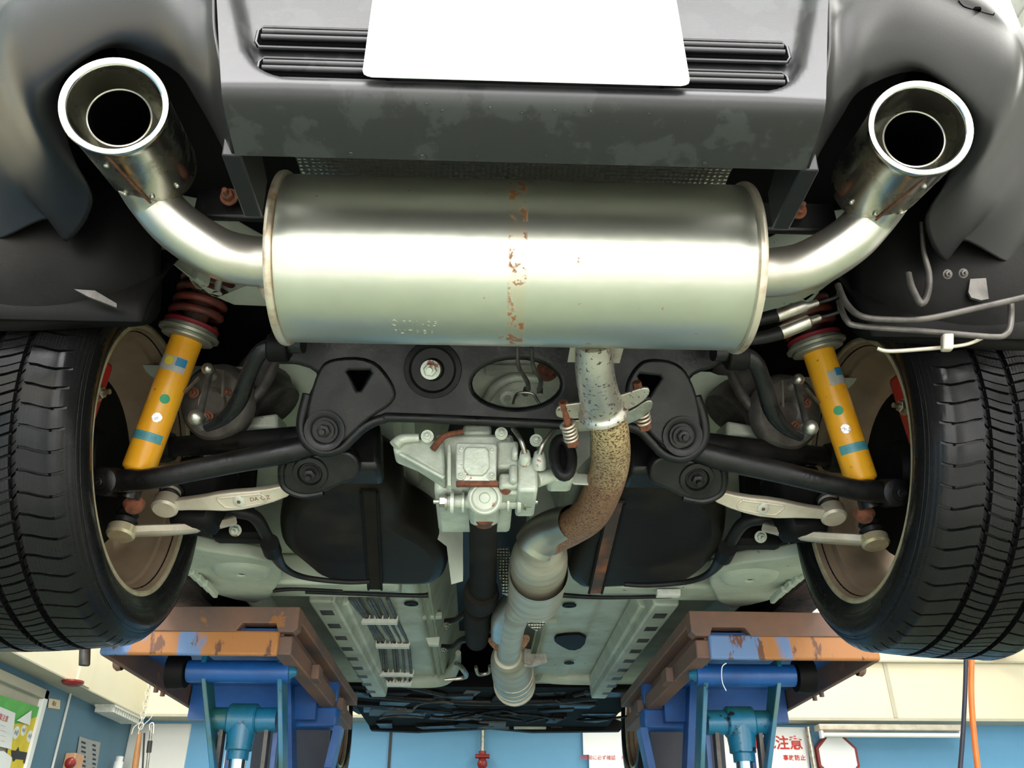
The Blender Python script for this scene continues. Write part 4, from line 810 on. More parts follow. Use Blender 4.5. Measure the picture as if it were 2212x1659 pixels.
# fuel tank lobes with straps
tl = [(640, 1055), (603, 1105), (605, 1170), (650, 1205), (690, 1240), (760, 1252), (905, 1258), (955, 1250), (972, 1215), (965, 1180), (920, 1145), (868, 1120), (866, 1060), (820, 1020), (720, 1020)]
tr = [(1560, 1070), (1572, 1120), (1560, 1180), (1520, 1225), (1470, 1255), (1350, 1260), (1250, 1265), (1222, 1240), (1235, 1190), (1262, 1140), (1290, 1080), (1320, 1020), (1450, 1030)]
hp = Plane(1.9, 2.115, 1, -.10)
def tank_mesh(pts):
    me = plate_mesh('tank', [[hp(*p) for p in pts]], hp.O, hp.X, hp.Y, .13, .035, M['tank'], 2)
    return me
for pts, st in ((tl, [(800, 1035), (812, 1250)]), (tr, [(1330, 1060), (1285, 1258)])):
    me = tank_mesh(pts)
    for v in me.vertices: v.co.z += .045
    tk = link('fuel_tank', me, car, label='black fuel tank lobe')
    g = MB(); P = []
    (x0, y0), (x1, y1) = st
    for k in range(9):
        t = k/8; p = hp(x0+(x1-x0)*t, y0+(y1-y0)*t); P.append(p+Vector((0, 0, -.024)))
    for dx in (-.016, .016): g = MB(); g.tube([p+Vector((dx, 0, -.003)) for p in P], .003, 8); obj('strap_edge', g, M['blackrough'], tk)
    g = MB()
    for a, b_ in zip(P[:-1], P[1:]): g.bar(a, b_, .034, .006)
    obj('tank_strap', g, M['shaft'] if x0 < 1000 else M['springdark'], tk)
g = MB(); g.ppoly([(868, 1040), (960, 1045), (1000, 1080), (1000, 1255), (975, 1262), (965, 1180), (920, 1145), (870, 1120)], 1.85, .01, .03); obj('tank_bridge', g, M['primer'], car)
g = MB(); g.ppoly([(1110, 1050), (1290, 1040), (1290, 1120), (1150, 1130)], 1.95, .01, .03); obj('tunnel_end', g, M['primer'], car)
# cross cables and hoses at the tank front edge
for a in ([(660, 1278, 2.2, 9), (800, 1283, 2.2, 10), (900, 1286, 2.2, 10), (925, 1285, 2.2, 12)], [(1200, 1284, 2.2, 12), (1300, 1290, 2.2, 9), (1450, 1288, 2.2, 8)], [(590, 1275, 2.15, 10), (640, 1272, 2.15, 8), (740, 1276, 2.15, 6)]):
    g = MB(); g.ptube(a, 10); obj('cross_cable', g, M['rubberplain'], car)
for s in (-1, 1): 
    g = MB(); g.box((min(s*.25, s*.62), 2.14, 2.105), (max(s*.25, s*.62), 2.26, 2.185)); obj('seat_crossmember', g, M['primer'], car, bevel=.01)
g = MB(); g.pbox(1420, 1272, 1470, 1286, 2.14, .02); obj('white_clip', g, M['white'], car, label='white plastic clip')
# fuel and brake pipe bundle with white clips
clips = [((775, 1340), (858, 1340), 2.72), ((812, 1393), (884, 1395), 3.08), ((818, 1455), (892, 1462), 3.42), ((836, 1477), (888, 1477), 3.5)]
for k, t in enumerate((.1, .17, .24, .5, .58, .76, .95)):
    P = []
    off0 = (-30, -55)
    P.append(at(757+t*95-10, 1292, 2.42))
    for (l, r_, Y) in clips: P.append(at(l[0]+(r_[0]-l[0])*t, l[1]-8+(r_[1]-l[1])*t, Y))
    Q = []
    for a, b_ in zip(P[:-1], P[1:]): Q += [a*.98+b_*.02, a*.75+b_*.25 if 0 else a*.35+b_*.65]
    g = MB(); g.tube(P[:2]+[P[1]*.45+P[2]*.55, P[2]]+P[3:], .005 if k % 3 else .0065, 8, sub=4); obj('floor_pipe', g, M['darksteel'], car)
for (l, r_, Y) in clips:
    a, c = at(l[0], l[1], Y), at(r_[0], r_[1], Y); g = MB(); g.box((a.x, Y-.008, a.z-.008), (c.x, Y+.02, a.z+.004)); cl = obj('pipe_clip', g, M['white'], car, label='white plastic pipe clip')
    for t in (0, .13, .27, .42, .5, .62, .78, 1):
        x = a.x+(c.x-a.x)*t; g = MB(); g.box((x-.0025, Y-.006, a.z), (x+.0025, Y+.01, a.z+.016)); obj('clip_tooth', g, M['white'], cl)
for x, y, Y, r_ in ((878, 1316, 2.42, .022), (1242, 1320, 2.42, .022), (1238, 1423, 3.2, .02), (1275, 1440, 3.2, .001)):
    g = MB(); p = at(x, y, Y); p.z = 2.183; p = Vector((p.x, Y+.15, 2.179)); g.lathe(p, (0, 0, -1), [(0, r_), (.003, r_*.95), (.003, r_*.3), (0, 0)], 24); obj('floor_plug', g, M['blackrough'], fp)
hp2 = Plane(2.9, 2.178, 1, 0); pplate('exhaust_cutout', [[(1205, 1370), (1268, 1368), (1262, 1395), (1235, 1405), (1205, 1390), (1195, 1380)]], hp2, .008, .002, M['blackrough'], car, 1)
for pts in ([(910, 1322), (955, 1320), (955, 1332), (912, 1334)], [(918, 1376), (950, 1374), (948, 1392), (925, 1392)], [(1172, 1330), (1204, 1330), (1204, 1344), (1174, 1344)]):
    g = MB(); g.ppoly(pts, 2.75, .03); obj('floor_bracket', g, M['primer'], fp, bevel=.003)
# front cross duct of the floor and engine bay underside
g = MB(); g.ptube([(820, 1466, 3.66, 26), (900, 1470, 3.66, 30), (960, 1462, 3.66, 34), (985, 1435, 3.5, 20), (990, 1410, 3.3, 12)], 14); obj('floor_end_beam', g, M['primer'], car)
g = MB(); g.ptube([(1162, 1455, 3.6, 30), (1200, 1462, 3.66, 30), (1280, 1462, 3.66, 34)], 14); obj('floor_end_beam', g, M['primer'], car)
g = MB(); g.box((-.62, 3.78, 2.17), (.64, 4.92, 2.23)); ub = obj('engine_undertray', g, M['void'], car)
random.seed(3)
for a in ([(800, 1500, 3.9, 14), (900, 1508, 4.0, 16), (1050, 1515, 4.05, 18), (1200, 1512, 4.0, 16), (1290, 1505, 3.9, 14)], [(800, 1520, 4.3, 10), (1050, 1530, 4.35, 14), (1300, 1522, 4.3, 10)], [(880, 1480, 3.75, 14), (960, 1500, 3.9, 12)], [(1320, 1480, 3.75, 14), (1240, 1500, 3.9, 12)]):
    g = MB(); g.ptube(a, 10); obj('front_crossmember', g, M['black'], car)
g = MB(); g.ppoly([(790, 1548), (860, 1530), (1060, 1538), (1220, 1532), (1310, 1545), (1350, 1560), (1340, 1578), (1150, 1580), (1060, 1572), (900, 1580), (800, 1576)], 4.85, .06); fs = obj('front_splitter', g, M['blackrough'], car, bevel=.004)
for (x0, y0, x1, y1) in ((870, 1552, 925, 1566), (935, 1554, 1015, 1572), (1030, 1560, 1100, 1574), (1110, 1556, 1180, 1574), (1190, 1552, 1215, 1570)):
    g = MB(); g.pbox(x0, y0, x1, y1, 4.83, .02); obj('front_tray_panel', g, M['darksteel'] if x0 % 3 else M['alu'], fs, bevel=.003)
for a in ([(985, 1432, 3.35, 10), (1000, 1445, 3.4, 12), (1005, 1462, 3.5, 10), (960, 1468, 3.5, 6)], [(1028, 1440, 3.3, 8), (1034, 1456, 3.35, 8), (1056, 1452, 3.35, 8), (1058, 1438, 3.3, 8)]):
    g = MB(); g.ptube(a, 8); obj('shift_cable', g, M['steel'], car)
random.seed(11)
for k in range(34):
    x = random.uniform(-.55, .55); y = random.uniform(3.85, 4.8); w = random.uniform(.03, .13); d = random.uniform(.02, .10); z = 2.17-random.uniform(.002, .018)
    g = MB(); a_ = random.uniform(-.5, .5); c_, s_ = math.cos(a_), math.sin(a_); P = [(x+u*c_-v*s_, y+u*s_+v*c_) for u, v in ((-w, -d), (w, -d), (w*.7, d), (-w*.9, d))]
    g.hexa([(p_[0], p_[1], z) for p_ in P]+[(p_[0], p_[1], 2.172) for p_ in P]); obj('undertray_panel', g, M[random.choice(['black', 'blackrough', 'darksteel', 'black', 'tank', 'alu' if k % 4 == 0 else 'blackrough'])], car, bevel=.003)
for k in range(10):
    x = random.uniform(-.55, .5); y = random.uniform(3.8, 4.6); g = MB(); P = [Vector((x, y, 2.15))]
    for q_ in range(3): P.append(P[-1]+Vector((random.uniform(.02, .12), random.uniform(-.12, .12), random.uniform(-.006, .006))))
    g.tube(P, .006, 8, sub=4); obj('undertray_pipe', g, M[random.choice(['darksteel', 'black'])], car)
# vent pipes, hoses and the tow eye on the filler side
R1 = [[(1810, 615, 1.03, 14), (1828, 655, 1.02, 14), (1862, 683, 1.01, 14), (1930, 690, 1.01, 14), (2000, 688, 1.01, 14), (2110, 665, 1.01, 14), (2230, 638, 1.01, 14)],
      [(1812, 650, 1.04, 12), (1828, 690, 1.03, 13), (1858, 704, 1.03, 13), (2000, 715, 1.03, 13), (2140, 727, 1.03, 13), (2172, 722, 1.03, 13), (2183, 700, 1.03, 13), (2184, 650, 1.03, 13)]]
for a in R1: g = MB(); g.ptube(a, 12, 5); obj('vent_pipe', g, M['darksteel'], car)
g = MB(); g.ptube([(1895, 752, 1.045, 8), (1920, 758, 1.045, 9), (1990, 754, 1.045, 9), (2080, 745, 1.045, 8), (2122, 730, 1.04, 8)], 10); obj('vent_pipe', g, M['arm'], car)
g = MB(); g.pbox(2038, 718, 2062, 752, 1.02, .012); obj('pipe_bracket', g, M['arm'], car, bevel=.003)
for a, b_ in (([(1590, 705, 1.10, 26), (1640, 690, 1.09, 28), (1680, 680, 1.08, 30)], [(1678, 682, 1.08, 30), (1735, 662, 1.07, 30), (1745, 660, 1.07, 18), (1765, 654, 1.07, 16)]), ([(1570, 735, 1.11, 26), (1640, 730, 1.10, 28), (1688, 718, 1.09, 30)], [(1686, 718, 1.09, 32), (1745, 694, 1.08, 32), (1752, 692, 1.08, 18), (1770, 686, 1.08, 16)])):
    g = MB(); g.ptube(a, 16); hz = obj('coolant_hose', g, M['rubberplain'], car); g = MB(); g.ptube(b_, 12, 1); obj('hose_fitting', g, M['steel'], hz, label='silver crimped fitting')
    g = MB(); e_ = b_[-1]; g.ptube([(e_[0], e_[1], e_[2], 8), (e_[0]+40, e_[1]-12, e_[2], 8), (1812, e_[1]-25, e_[2]+.02, 8)], 8); obj('hose_tail', g, M['rubberplain'], hz)
g = MB(); g.ptube([(1962, 590, .99, 14), (1970, 622, .99, 16), (1990, 655, .99, 16), (2004, 630, .99, 16), (2006, 590, .99, 14), (1995, 540, .98, 10), (1990, 480, .97, 8)], 12); obj('tow_eye', g, M['darksteel'], car)
g = MB(); g.ppoly([(2092, 630), (2096, 602), (2130, 600), (2136, 645), (2120, 648), (2098, 642)], 1.035, .004); obj('small_bracket', g, M['darksteel'], car)
g = MB(); cl87 = lambda v: Vector((min(v.x, .89), v.y, v.z)); g.grid([[cl87(at(x, y, Y)) for x in (1880, 1960, 2040, 2140, 2215)] for y, Y in ((430, 1.26), (560, 1.26), (660, 1.2), (735, 1.14))]); o = obj('canister_cover', g, M['void'], car)
for x, y in ((2046, 592), (2080, 590)): g = MB(); g.hexbolt(at(x, y, .985), (0, -1, -.6), .005, .006); obj('cover_stud', g, M['darksteel'], car)
g = MB(); g.ppoly([(160, 624), (205, 627), (252, 655), (252, 664), (190, 640)], 1.04, .004); obj('liner_patch', g, M['darksteel'], car)
# body shell above (boot, roof, sides)
st = [(.63, 2.97, 3.06, .50), (.74, 2.96, 3.09, .66), (.9, 2.95, 3.11, .80), (1.14, 2.46, 3.14, .892), (1.85, 2.46, 3.3, .90), (1.95, 2.34, 3.34, .90), (2.2, 2.34, 3.42, .90), (2.9, 2.34, 3.45, .90), (3.6, 2.34, 3.3, .90), (3.72, 2.47, 3.2, .90), (4.45, 2.47, 3.05, .90), (4.6, 2.3, 2.98, .86), (4.98, 2.25, 2.75, .70)]
V = []; 
for y, z0, z1, w in st:
    for a, b_ in ((-1, 0), (-1.0, .5), (-.9, .8), (-.7, 1), (0, 1.03), (.7, 1), (.9, .8), (1.0, .5), (1, 0), (.6, .02), (-.6, .02)): V.append((w*a, y, z0+(z1-z0)*b_))
F = [(i*11+j, i*11+(j+1) % 11, (i+1)*11+(j+1) % 11, (i+1)*11+j) for i in range(len(st)-1) for j in range(11)]+[tuple(range(11)), tuple(range(len(st)*11-1, (len(st)-1)*11-1, -1))]
g = MB(); g.add(V, F); o = obj('body_shell', g, M['bumper'], car, angle=60)
# ------------------------------------------------------------ the lift: one machine under each side of the car
def lift(s):
    lf = thing('car_lift', ('blue hydraulic lift with rusty deck under the car, on the poster and window side', 'blue hydraulic lift with rusty deck under the car, on the warning sign side')[s > 0], 'car lift', (s*.75, 3.0, 0), 'platform lifts under the car')
    def bx(xa, ya, za, xb, yb, zb): return MB().box((min(s*xa, s*xb), ya, za), (max(s*xa, s*xb), yb, zb))
    Y0, Y1 = 2.2, 3.42
    # deck slab with a notch in its rear edge, skirt plate, side beams
    pts = [(.50, 2.062), (.50, 2.008), (.512, 1.998), (.548, 1.998), (.556, 2.020), (.640, 2.020), (.646, 2.012), (.655, 1.998), (.90, 1.998), (.91, 2.06)]
    g = MB(); A = [Vector((s*x, Y0-.004, z)) for x, z in pts]; Bq = [p+Vector((0, .045, 0)) for p in A]; n = len(A)
    g.add(A+Bq, [tuple(range(n)), tuple(range(2*n-1, n-1, -1))]+[(i, i+n, (i+1) % n+n, (i+1) % n) for i in range(n)]); dk = obj('deck', g, M['ironrust'], lf, bevel=.002, label='brown rusted deck edge with a shallow notch')
    obj('deck_plate', bx(.50, Y0+.04, 2.03, .92, Y1, 2.062), M['ironrust'], lf, bevel=.003)
    g = bx(.545, Y0, 1.941, .982, Y0+.018, 2.003); obj('end_skirt', g, M['bluerust'], lf, bevel=.006, label='worn blue end plate streaked with rust')
    obj('inner_beam', bx(.512, Y0+.01, 1.945, .555, Y1, 1.992), M['ironrust'], lf, bevel=.004)
    obj('inner_web', bx(.538, Y0+.02, 1.96, .552, Y1, 2.035), M['ironrust'], lf)
    obj('outer_beam', bx(.966, Y0+.012, 1.941, .982, Y1, 2.03), M['ironrust'], lf, bevel=.002)
    obj('deck_underside', bx(.55, Y0+.02, 2.000, .97, Y1, 2.012), M['bluepaint'], lf)
    obj('rear_crosspiece', bx(.552, Y0+.02, 1.965, .968, Y0+.06, 2.0), M['darksteel'], lf)
    for y in (2.62, 2.68): obj('beam_stud', MB().cyl((s*.974, y, 1.942), (s*.974, y, 1.928), .007), M['ironrust'], lf)
    obj('beam_knob', MB().lathe((s*.982, 2.36, 1.955), (s, 0, 0), [(0, .02), (.012, .022), (.02, .016), (.022, 0)], 20), M['ironrust'], lf)
    for y, z in ((2.5, 1.965), (3.0, 1.965)): obj('beam_block', bx(.49, y, z-.02, .513, y+.07, z+.02), M['ironrust'], lf, bevel=.003)
    if s < 0:
        g = MB(); a = at(184, 1396, 2.12); b2 = at(182, 1437, 2.12); u = Vector((0, 0, 1)); g.tube([a+u*.03, a, a-u*.002, b2+u*.002, b2], [.010, .010, .0125, .0125, .011], 20); g.box((a.x-.012, 2.108, a.z+.02), (a.x+.05, 2.202, a.z+.034)); obj('stop_pin', g, M['darksteel'], lf, label='black steel stop pin')
    # pivot pin and lugs
    Yp = 2.36; zp = at(500, 1450, Yp).z; xa = (abs(at(395, 1450, Yp).x)+abs(at(1703, 1460, Yp).x))/2; xb = (abs(at(612, 1450, Yp).x)+abs(at(1488, 1460, Yp).x))/2
    g = MB(); g.cyl((s*xa, Yp, zp), (s*xb, Yp, zp), rpx(46, Vector((s*.7, Yp, zp))), n=32); pin = obj('pivot_pin', g, M['bluepaint'], lf, label='bright blue cross tube')
    g = MB(); g.tube([(s*xb, Yp, zp), (s*(xb-.018), Yp, zp)], [.018, .008], 20); obj('pin_end', g, M['teal_arm'], pin)
    g = MB(); g.lathe((s*(xa+.004), Yp, zp), (s, 0, 0), [(0, 0), (0, .042), (.02, .045), (.045, .045), (.05, .03), (.05, 0)], 36); obj('pin_roller', g, M['blackrough'], pin)
    obj('front_crosspiece', bx(.56, 2.9, 1.9, .96, 2.94, 2.0), M['bluepaint'], lf)
    # outer scissor legs running down and away
    for (l0, r0, l1, r1, w) in (((425, 1445), (1665, 1455), (438, 1659), (1636, 1659), 15), ((590, 1445), (1506, 1455), (592, 1659), (1498, 1659), 15)):
        p0 = S(l0, r0, Yp, s); p1 = S(l1, r1, Yp+.04, s); p1 = p0+(p1-p0)*1.0; d = p1-p0; end = p0+d*6.6; end.y += .9; end.x = s*abs(p0.x)+(p1.x-p0.x)*.6
        t = .013; P = []
        g = MB(); V = []
        for c_, dy in ((p0+Vector((0, 0, .035)), .055), (p0-Vector((0, 0, .0)), .065), (p1, .045), (Vector((p1.x, 3.0, .25)), .05)):
            for a, b_ in ((-1, -1), (1, -1), (1, 1), (-1, 1)): V.append(c_+Vector((a*t/2, (b_ < 0)*(-dy*.35)+(b_ > 0)*dy, 0)))
        F = [(i*4+j, i*4+(j+1) % 4, (i+1)*4+(j+1) % 4, (i+1)*4+j) for i in range(3) for j in range(4)]+[(3, 2, 1, 0), (12, 13, 14, 15)]
        g.add(V, F); obj('scissor_leg', g, M['teal_arm'], lf, bevel=.002, label='blue green flat steel leg')
    # hydraulic ram: head, collar, rod, guard bars
    Yc = 2.42; hc = S((505, 1552), (1577, 1562), Yc, s); rr = lambda w: rpx(w, hc)
    xo = (abs(at(438, 1552, Yc).x)+abs(at(1645, 1562, Yc).x))/2; xi = (abs(at(582, 1552, Yc).x)+abs(at(1508, 1562, Yc).x))/2
    g = MB(); g.cyl((s*xo, Yc, hc.z), (s*xi, Yc, hc.z), rr(50), n=32); rm = obj('ram_trunnion', g, M['teal_arm'], lf, label='oily blue green ram head')
    g = MB(); g.lathe((hc.x-.037, Yc, hc.z), (1, 0, 0), [(0, 0), (0, rr(60)), (.004, rr(66)), (.070, rr(66)), (.074, rr(60)), (.074, 0)], 36); obj('ram_eye', g, M['teal_arm'], rm)
    g = MB(); g.tube([hc, hc-Vector((0, 0, .06)), hc-Vector((0, 0, .075)), hc-Vector((0, 0, .078)), hc-Vector((0, 0, .098))], [rr(66), rr(56), rr(56), rr(44), rr(44)], 32); obj('ram_collar', g, M['teal_arm'], rm)
    g = MB(); g.cyl(hc-Vector((0, 0, .09)), Vector((hc.x, Yc+.1, .9)), rr(35), n=32); obj('ram_rod', g, M['rod'], rm, label='shiny chrome ram rod')
    g = MB(); g.cyl(Vector((hc.x, Yc+.1, 1.0)), Vector((hc.x, Yc+.25, .15)), rr(70), n=32); obj('ram_barrel', g, M['bluepaint'], rm)
    for l, r_ in (((464, 1570), (1622, 1575)), ((564, 1570), (1531, 1575))):
        p = S(l, r_, Yc, s); g = MB(); g.bar(p, p-Vector((0, -.1, 1.0)), rr(19), .03, (0, 1, 0)); obj('guard_bar', g, M['darksteel'], lf, bevel=.001)
        g = MB(); g.bar(p+Vector((s*-.018, .03, 0)), p-Vector((s*.018, -.13, 1.0)), .012, .03, (0, 1, 0)); obj('guard_edge', g, M['bluepaint'], lf)
    # inner leg assembly, cross beam and broad web between the inner legs
    Yb = 2.95
    x0 = (abs(at(600, 1540, Yb).x)+abs(at(1492, 1545, Yb).x))/2; x1 = (abs(at(712, 1545, Yb).x)+abs(at(1374, 1550, Yb).x))/2
    x2 = (abs(at(440, 1550, Yb).x)+abs(at(1650, 1560, Yb).x))/2; z0, z1 = at(650, 1570, Yb).z, at(650, 1524, Yb).z; z2 = at(650, 1463, Yb).z
    obj('cross_beam', MB().box((min(s*x1, s*x2), Yb, z0), (max(s*x1, s*x2), Yb+.08, z1)), M['bluepaint'], lf, bevel=.008)
    obj('beam_stiffener', MB().box((min(s*(x1+.01), s*x2), Yb+.03, z1+.018), (max(s*(x1+.01), s*x2), Yb+.07, z2)), M['bluepaint'], lf, bevel=.004)
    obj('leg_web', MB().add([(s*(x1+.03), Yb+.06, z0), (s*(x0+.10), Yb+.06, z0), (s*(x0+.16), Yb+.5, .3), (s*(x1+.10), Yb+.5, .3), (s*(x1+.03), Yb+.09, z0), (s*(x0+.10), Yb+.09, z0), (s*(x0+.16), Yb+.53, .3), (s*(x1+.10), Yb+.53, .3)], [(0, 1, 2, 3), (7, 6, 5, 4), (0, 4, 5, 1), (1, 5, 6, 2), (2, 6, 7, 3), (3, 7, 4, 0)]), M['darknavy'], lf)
    for l0, r0, l1, r1 in (((607, 1440), (1484, 1450), (612, 1659), (1478, 1659)), ((712, 1568), (1372, 1572), (692, 1659), (1392, 1659))):
        p0, p1 = S(l0, r0, Yb-.1, s), S(l1, r1, Yb-.1, s); q = p1+(p1-p0)*2.5; q.y += .3
        g = MB(); V = []
        for c_ in (p0, p1, Vector((q.x, q.y, max(q.z, .3)))):
            for a, b_ in ((-1, -1), (1, -1), (1, 1), (-1, 1)): V.append(c_+Vector((a*.011, b_*.04+.03, 0)))
        g.add(V, [(i*4+j, i*4+(j+1) % 4, (i+1)*4+(j+1) % 4, (i+1)*4+j) for i in range(2) for j in range(4)]+[(3, 2, 1, 0), (8, 9, 10, 11)]); obj('inner_leg', g, M['bluepaint'], lf)
    obj('base_frame', MB().box((min(s*.5, s*1.0), 2.2, .001), (max(s*.5, s*1.0), 3.9, .16)), M['bluepaint'], lf, bevel=.01)
    # jack block on the deck carrying the sill
    for k, y in enumerate((2.36, 3.2)):
        g = MB().box((min(s*.60, s*.72), y, 2.0621), (max(s*.60, s*.72), y+.16, 2.1005)); o = obj('jack_pad', g, M['rubberplain'], None, bevel=.006)
        o['label'] = 'black rubber jack block on the %s end of the lift deck, %s side' % (('rear', 'front')[k], ('poster wall', 'warning sign')[s > 0]); o['category'] = 'jack pad'; o['group'] = 'jack pads on the lift decks'
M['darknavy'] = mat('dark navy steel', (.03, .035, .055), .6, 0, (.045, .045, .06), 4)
mirror(lift)
def solo(name, mb, m_, label, cat, group=None, **k):
    o = obj(name, mb, m_, None, label=label, cat=cat, group=group, **k); return o
# ------------------------------------------------------------ room details
def sbox(name, lo, hi, m_, **k): return struct(name, MB().box(lo, hi), M[m_], **k)
sbox('beam_front', (-2.6, 7.05, 2.575), (4.75, 7.25, 3.6), 'cream')
sbox('beam_front_shadow_line', (-2.6, 7.02, 2.555), (4.75, 7.25, 2.575), 'creamgrey')  # grey strip painted as the shadow line under the beam
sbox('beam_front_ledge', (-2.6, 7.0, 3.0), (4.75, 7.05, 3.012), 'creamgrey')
g = MB(); g.hexa([(-2.77,-4.2,2.55),(-2.60,-4.2,2.55),(-2.60,7.05,2.55),(-2.77,7.05,2.55),(-2.77,-4.2,3.6),(-2.60,-4.2,3.6),(-2.60,7.05,3.6),(-2.77,7.05,3.6)]); struct('beam_left', g, M['cream'])
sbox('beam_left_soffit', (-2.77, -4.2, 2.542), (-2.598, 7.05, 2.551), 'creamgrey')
p = atx(190, 1460, -2.6); sbox('pilaster_left', (-2.6, p.y-.16, 2.555), (-2.588, p.y+.05, 3.6), 'cream')
p = atx(385, 1540, -2.6)
sbox('panel_joint_front', (3.225, 7.035, 2.58), (3.255, 7.05, 3.0), 'creamgrey')
sbox('panel_white_corner', (-2.77, atx(326, 1600, -2.77).y, 0), (-2.30, 7.24, 2.54), 'whitewall', bevel=.01)
sbox('partition_edge', (-1.98, 7.16, 0), (-1.93, 7.24, 2.5), 'whitewall')
for i, x in enumerate((-.745,)): sbox('wall_joint', (x, 7.235, 0), (x+.02, 7.251, 2.55), 'ink')
# window in the left wall
wy0, wy1 = 3.9, 5.66
sbox('window_1', (-2.772, wy0, 1.2), (-2.764, wy1, 2.44), 'creamgrey')  # opaque glass, coloured as a cream reflection
w1 = bpy.data.objects['window_1']
obj('window_frame', MB().box((-2.775, wy1, 1.15), (-2.735, wy1+.055, 2.495)), M['paper'], w1, bevel=.004)
obj('window_frame', MB().box((-2.775, wy0, 2.44), (-2.735, wy1+.054, 2.495)), M['creamgrey'], w1, bevel=.004)
def wallquad(pts, x=-2.755, t=.0012, axis='x'):
    P = [atx(px, py, x) if axis == 'x' else at(px, py, x) for px, py in pts]; d = Vector((t, 0, 0)) if axis == 'x' else Vector((0, -t, 0)); n = len(P)
    return MB().add(P+[p+d for p in P], [tuple(range(n)), tuple(range(2*n-1, n-1, -1))]+[(i, (i+1) % n, (i+1) % n+n, i+n) for i in range(n)])
def onleft(px, py, h, t_=0):  # text placement on a wall plane x = const: u runs along +y, v along +z
    c = atx(px, py, h)
    return lambda u, v, w: Vector((h+.0015+w, c.y+u, c.z+v))
def onfront(px, py, Y):
    c = at(px, py, Y); return lambda u, v, w: Vector((c.x+u, Y-.0015-w, c.z+v))
solo('poster', wallquad([(-40, 1492), (0, 1501), (88, 1528), (86, 1545), (40, 1562), (-40, 1580)], -2.752), M['postgreen'], 'green sheet taped across the window top, its corner curling', 'poster')
yp = solo('poster', wallquad([(25, 1555), (86, 1538), (60, 1659), (55, 1690), (5, 1690), (20, 1600)], -2.7525), M['postyel'], 'yellow poster with white circles and a black cart beneath the green sheet', 'poster')
for x, y, w_ in ((35, 1582, 8.5), (51, 1577, 7.5), (64, 1590, 8)):
    c = atx(x, y, -2.7505); r_ = w_*.0042; g = MB(); g.lathe(c, (1, 0, 0), [(0, r_), (.0006, r_), (.0006, 0)], 24); obj('printed_circle', g, M['paper'], yp)
    pass
    g = MB(); g.add([c+Vector((.0012, a*r_*.8, b_*r_*.8)) for a, b_ in ((-.9, -.3), (-.6, .5), (.1, .2), (.5, .8), (.9, .2), (.6, -.6), (-.2, -.3))], [(0, 1, 2, 3, 4, 5, 6)]); obj('circle_print', g, M['stlabel'], yp)
g = MB()
for q in ([(24, 1620), (34, 1621), (40, 1612), (42, 1622), (60, 1625), (59, 1642), (25, 1638)],): P = [atx(x, y, -2.7500) for x, y in q]; g.add(P, [tuple(range(len(P)))])
obj('cart_print', g, M['ink'], yp)
for x, y in ((31, 1637), (54, 1642)): g = MB(); g.lathe(atx(x, y, -2.7495), (1, 0, 0), [(0, .018), (.0005, .018), (.0005, 0)], 20); obj('cart_wheel_print', g, M['ink'], yp)
g = MB(); P = [atx(*q, -2.74) for q in ((36, 1556), (68, 1534), (64, 1566))]; g.add(P+[p_+Vector((.002, 0, 0)) for p_ in P], [(0, 1, 2), (5, 4, 3), (0, 3, 4, 1), (1, 4, 5, 2), (2, 5, 3, 0)]); obj('curled_corner', g, M['paper'], yp)
ns = solo('notice', wallquad([(-50, 1520), (-5, 1524), (33, 1540), (24, 1618), (-50, 1600)], -2.748), M['paper'], 'white notice with red headline overlapping the green sheet', 'notice')
link('notice_text', text_me('t', '作業注意', .036, onleft(4, 1550, -2.7465), M['inkred'], .0002), ns)
for k in range(4): link('notice_text', text_me('t', 'ーー・ー', .014, onleft(6, 1568+k*11, -2.7465), M['inkred'], .0002), ns)
solo('notice', wallquad([(-30, 1622), (8, 1622), (26, 1636), (20, 1664), (-30, 1690)], -2.745), M['paper'], 'pale paper slip at the bottom of the posters', 'notice')
# label, conduit, alarm bell, lamp box, timetable
g = wallquad([(106, 1508), (130, 1512), (129, 1532), (103, 1528)], -2.766); st_ = solo('wall_label', g, M['flangeedge'], 'small yellowed label on the blue wall next to the window frame', 'label')
link('label_text', text_me('t', '消火', .030, onleft(117, 1520, -2.7645), M['rust'], .0002), st_)
a, b_ = atx(155, 1488, -2.76), atx(118, 1700, -2.76); g = MB(); g.tube([a, Vector((a.x, a.y, b_.z-1.2))], .008, 12); solo('conduit', g, M['whitewall'], 'thin white conduit running down the left wall from the alarm bell', 'conduit')
c = atz(157, 1474, 2.535); g = MB(); g.lathe(c, (0, 0, 1), [(-.02, 0), (-.02, .03), (-.012, .055), (0, .066), (.010, .066), (.012, .05), (.012, 0)], 32); bl = solo('alarm_bell', g, M['alarm'], 'round red fire alarm under the soffit at the conduit top', 'alarm')
c = atx(148, 1646, -2.765); g = MB(); g.box((-2.768, c.y-.07, c.z-.11), (-2.70, c.y+.075, c.z+.05)); lb = solo('lamp_box', g, M['boxorange'], 'orange box with a round red indicator lamp at the conduit foot', 'indicator lamp', bevel=.005)
g = MB(); g.sphere(atx(152, 1648, -2.69), .035, n=24); obj('red_lens', g, M['alarm'], lb)
tt = solo('timetable', wallquad([(172, 1590), (192, 1597), (217, 1603), (208, 1665), (160, 1665)], -2.764), M['stlabel'], 'grey printed timetable sheet on the left wall above the spray can', 'timetable')
for k in range(6): link('printed_line', text_me('t', '■■■■■', .017, onleft(180, 1604+k*10, -2.7625), M['darknavy'], .0002), tt); link('printed_line', text_me('t', '■■■■', .017, onleft(203, 1610+k*10, -2.7625), M['darknavy'], .0002), tt)
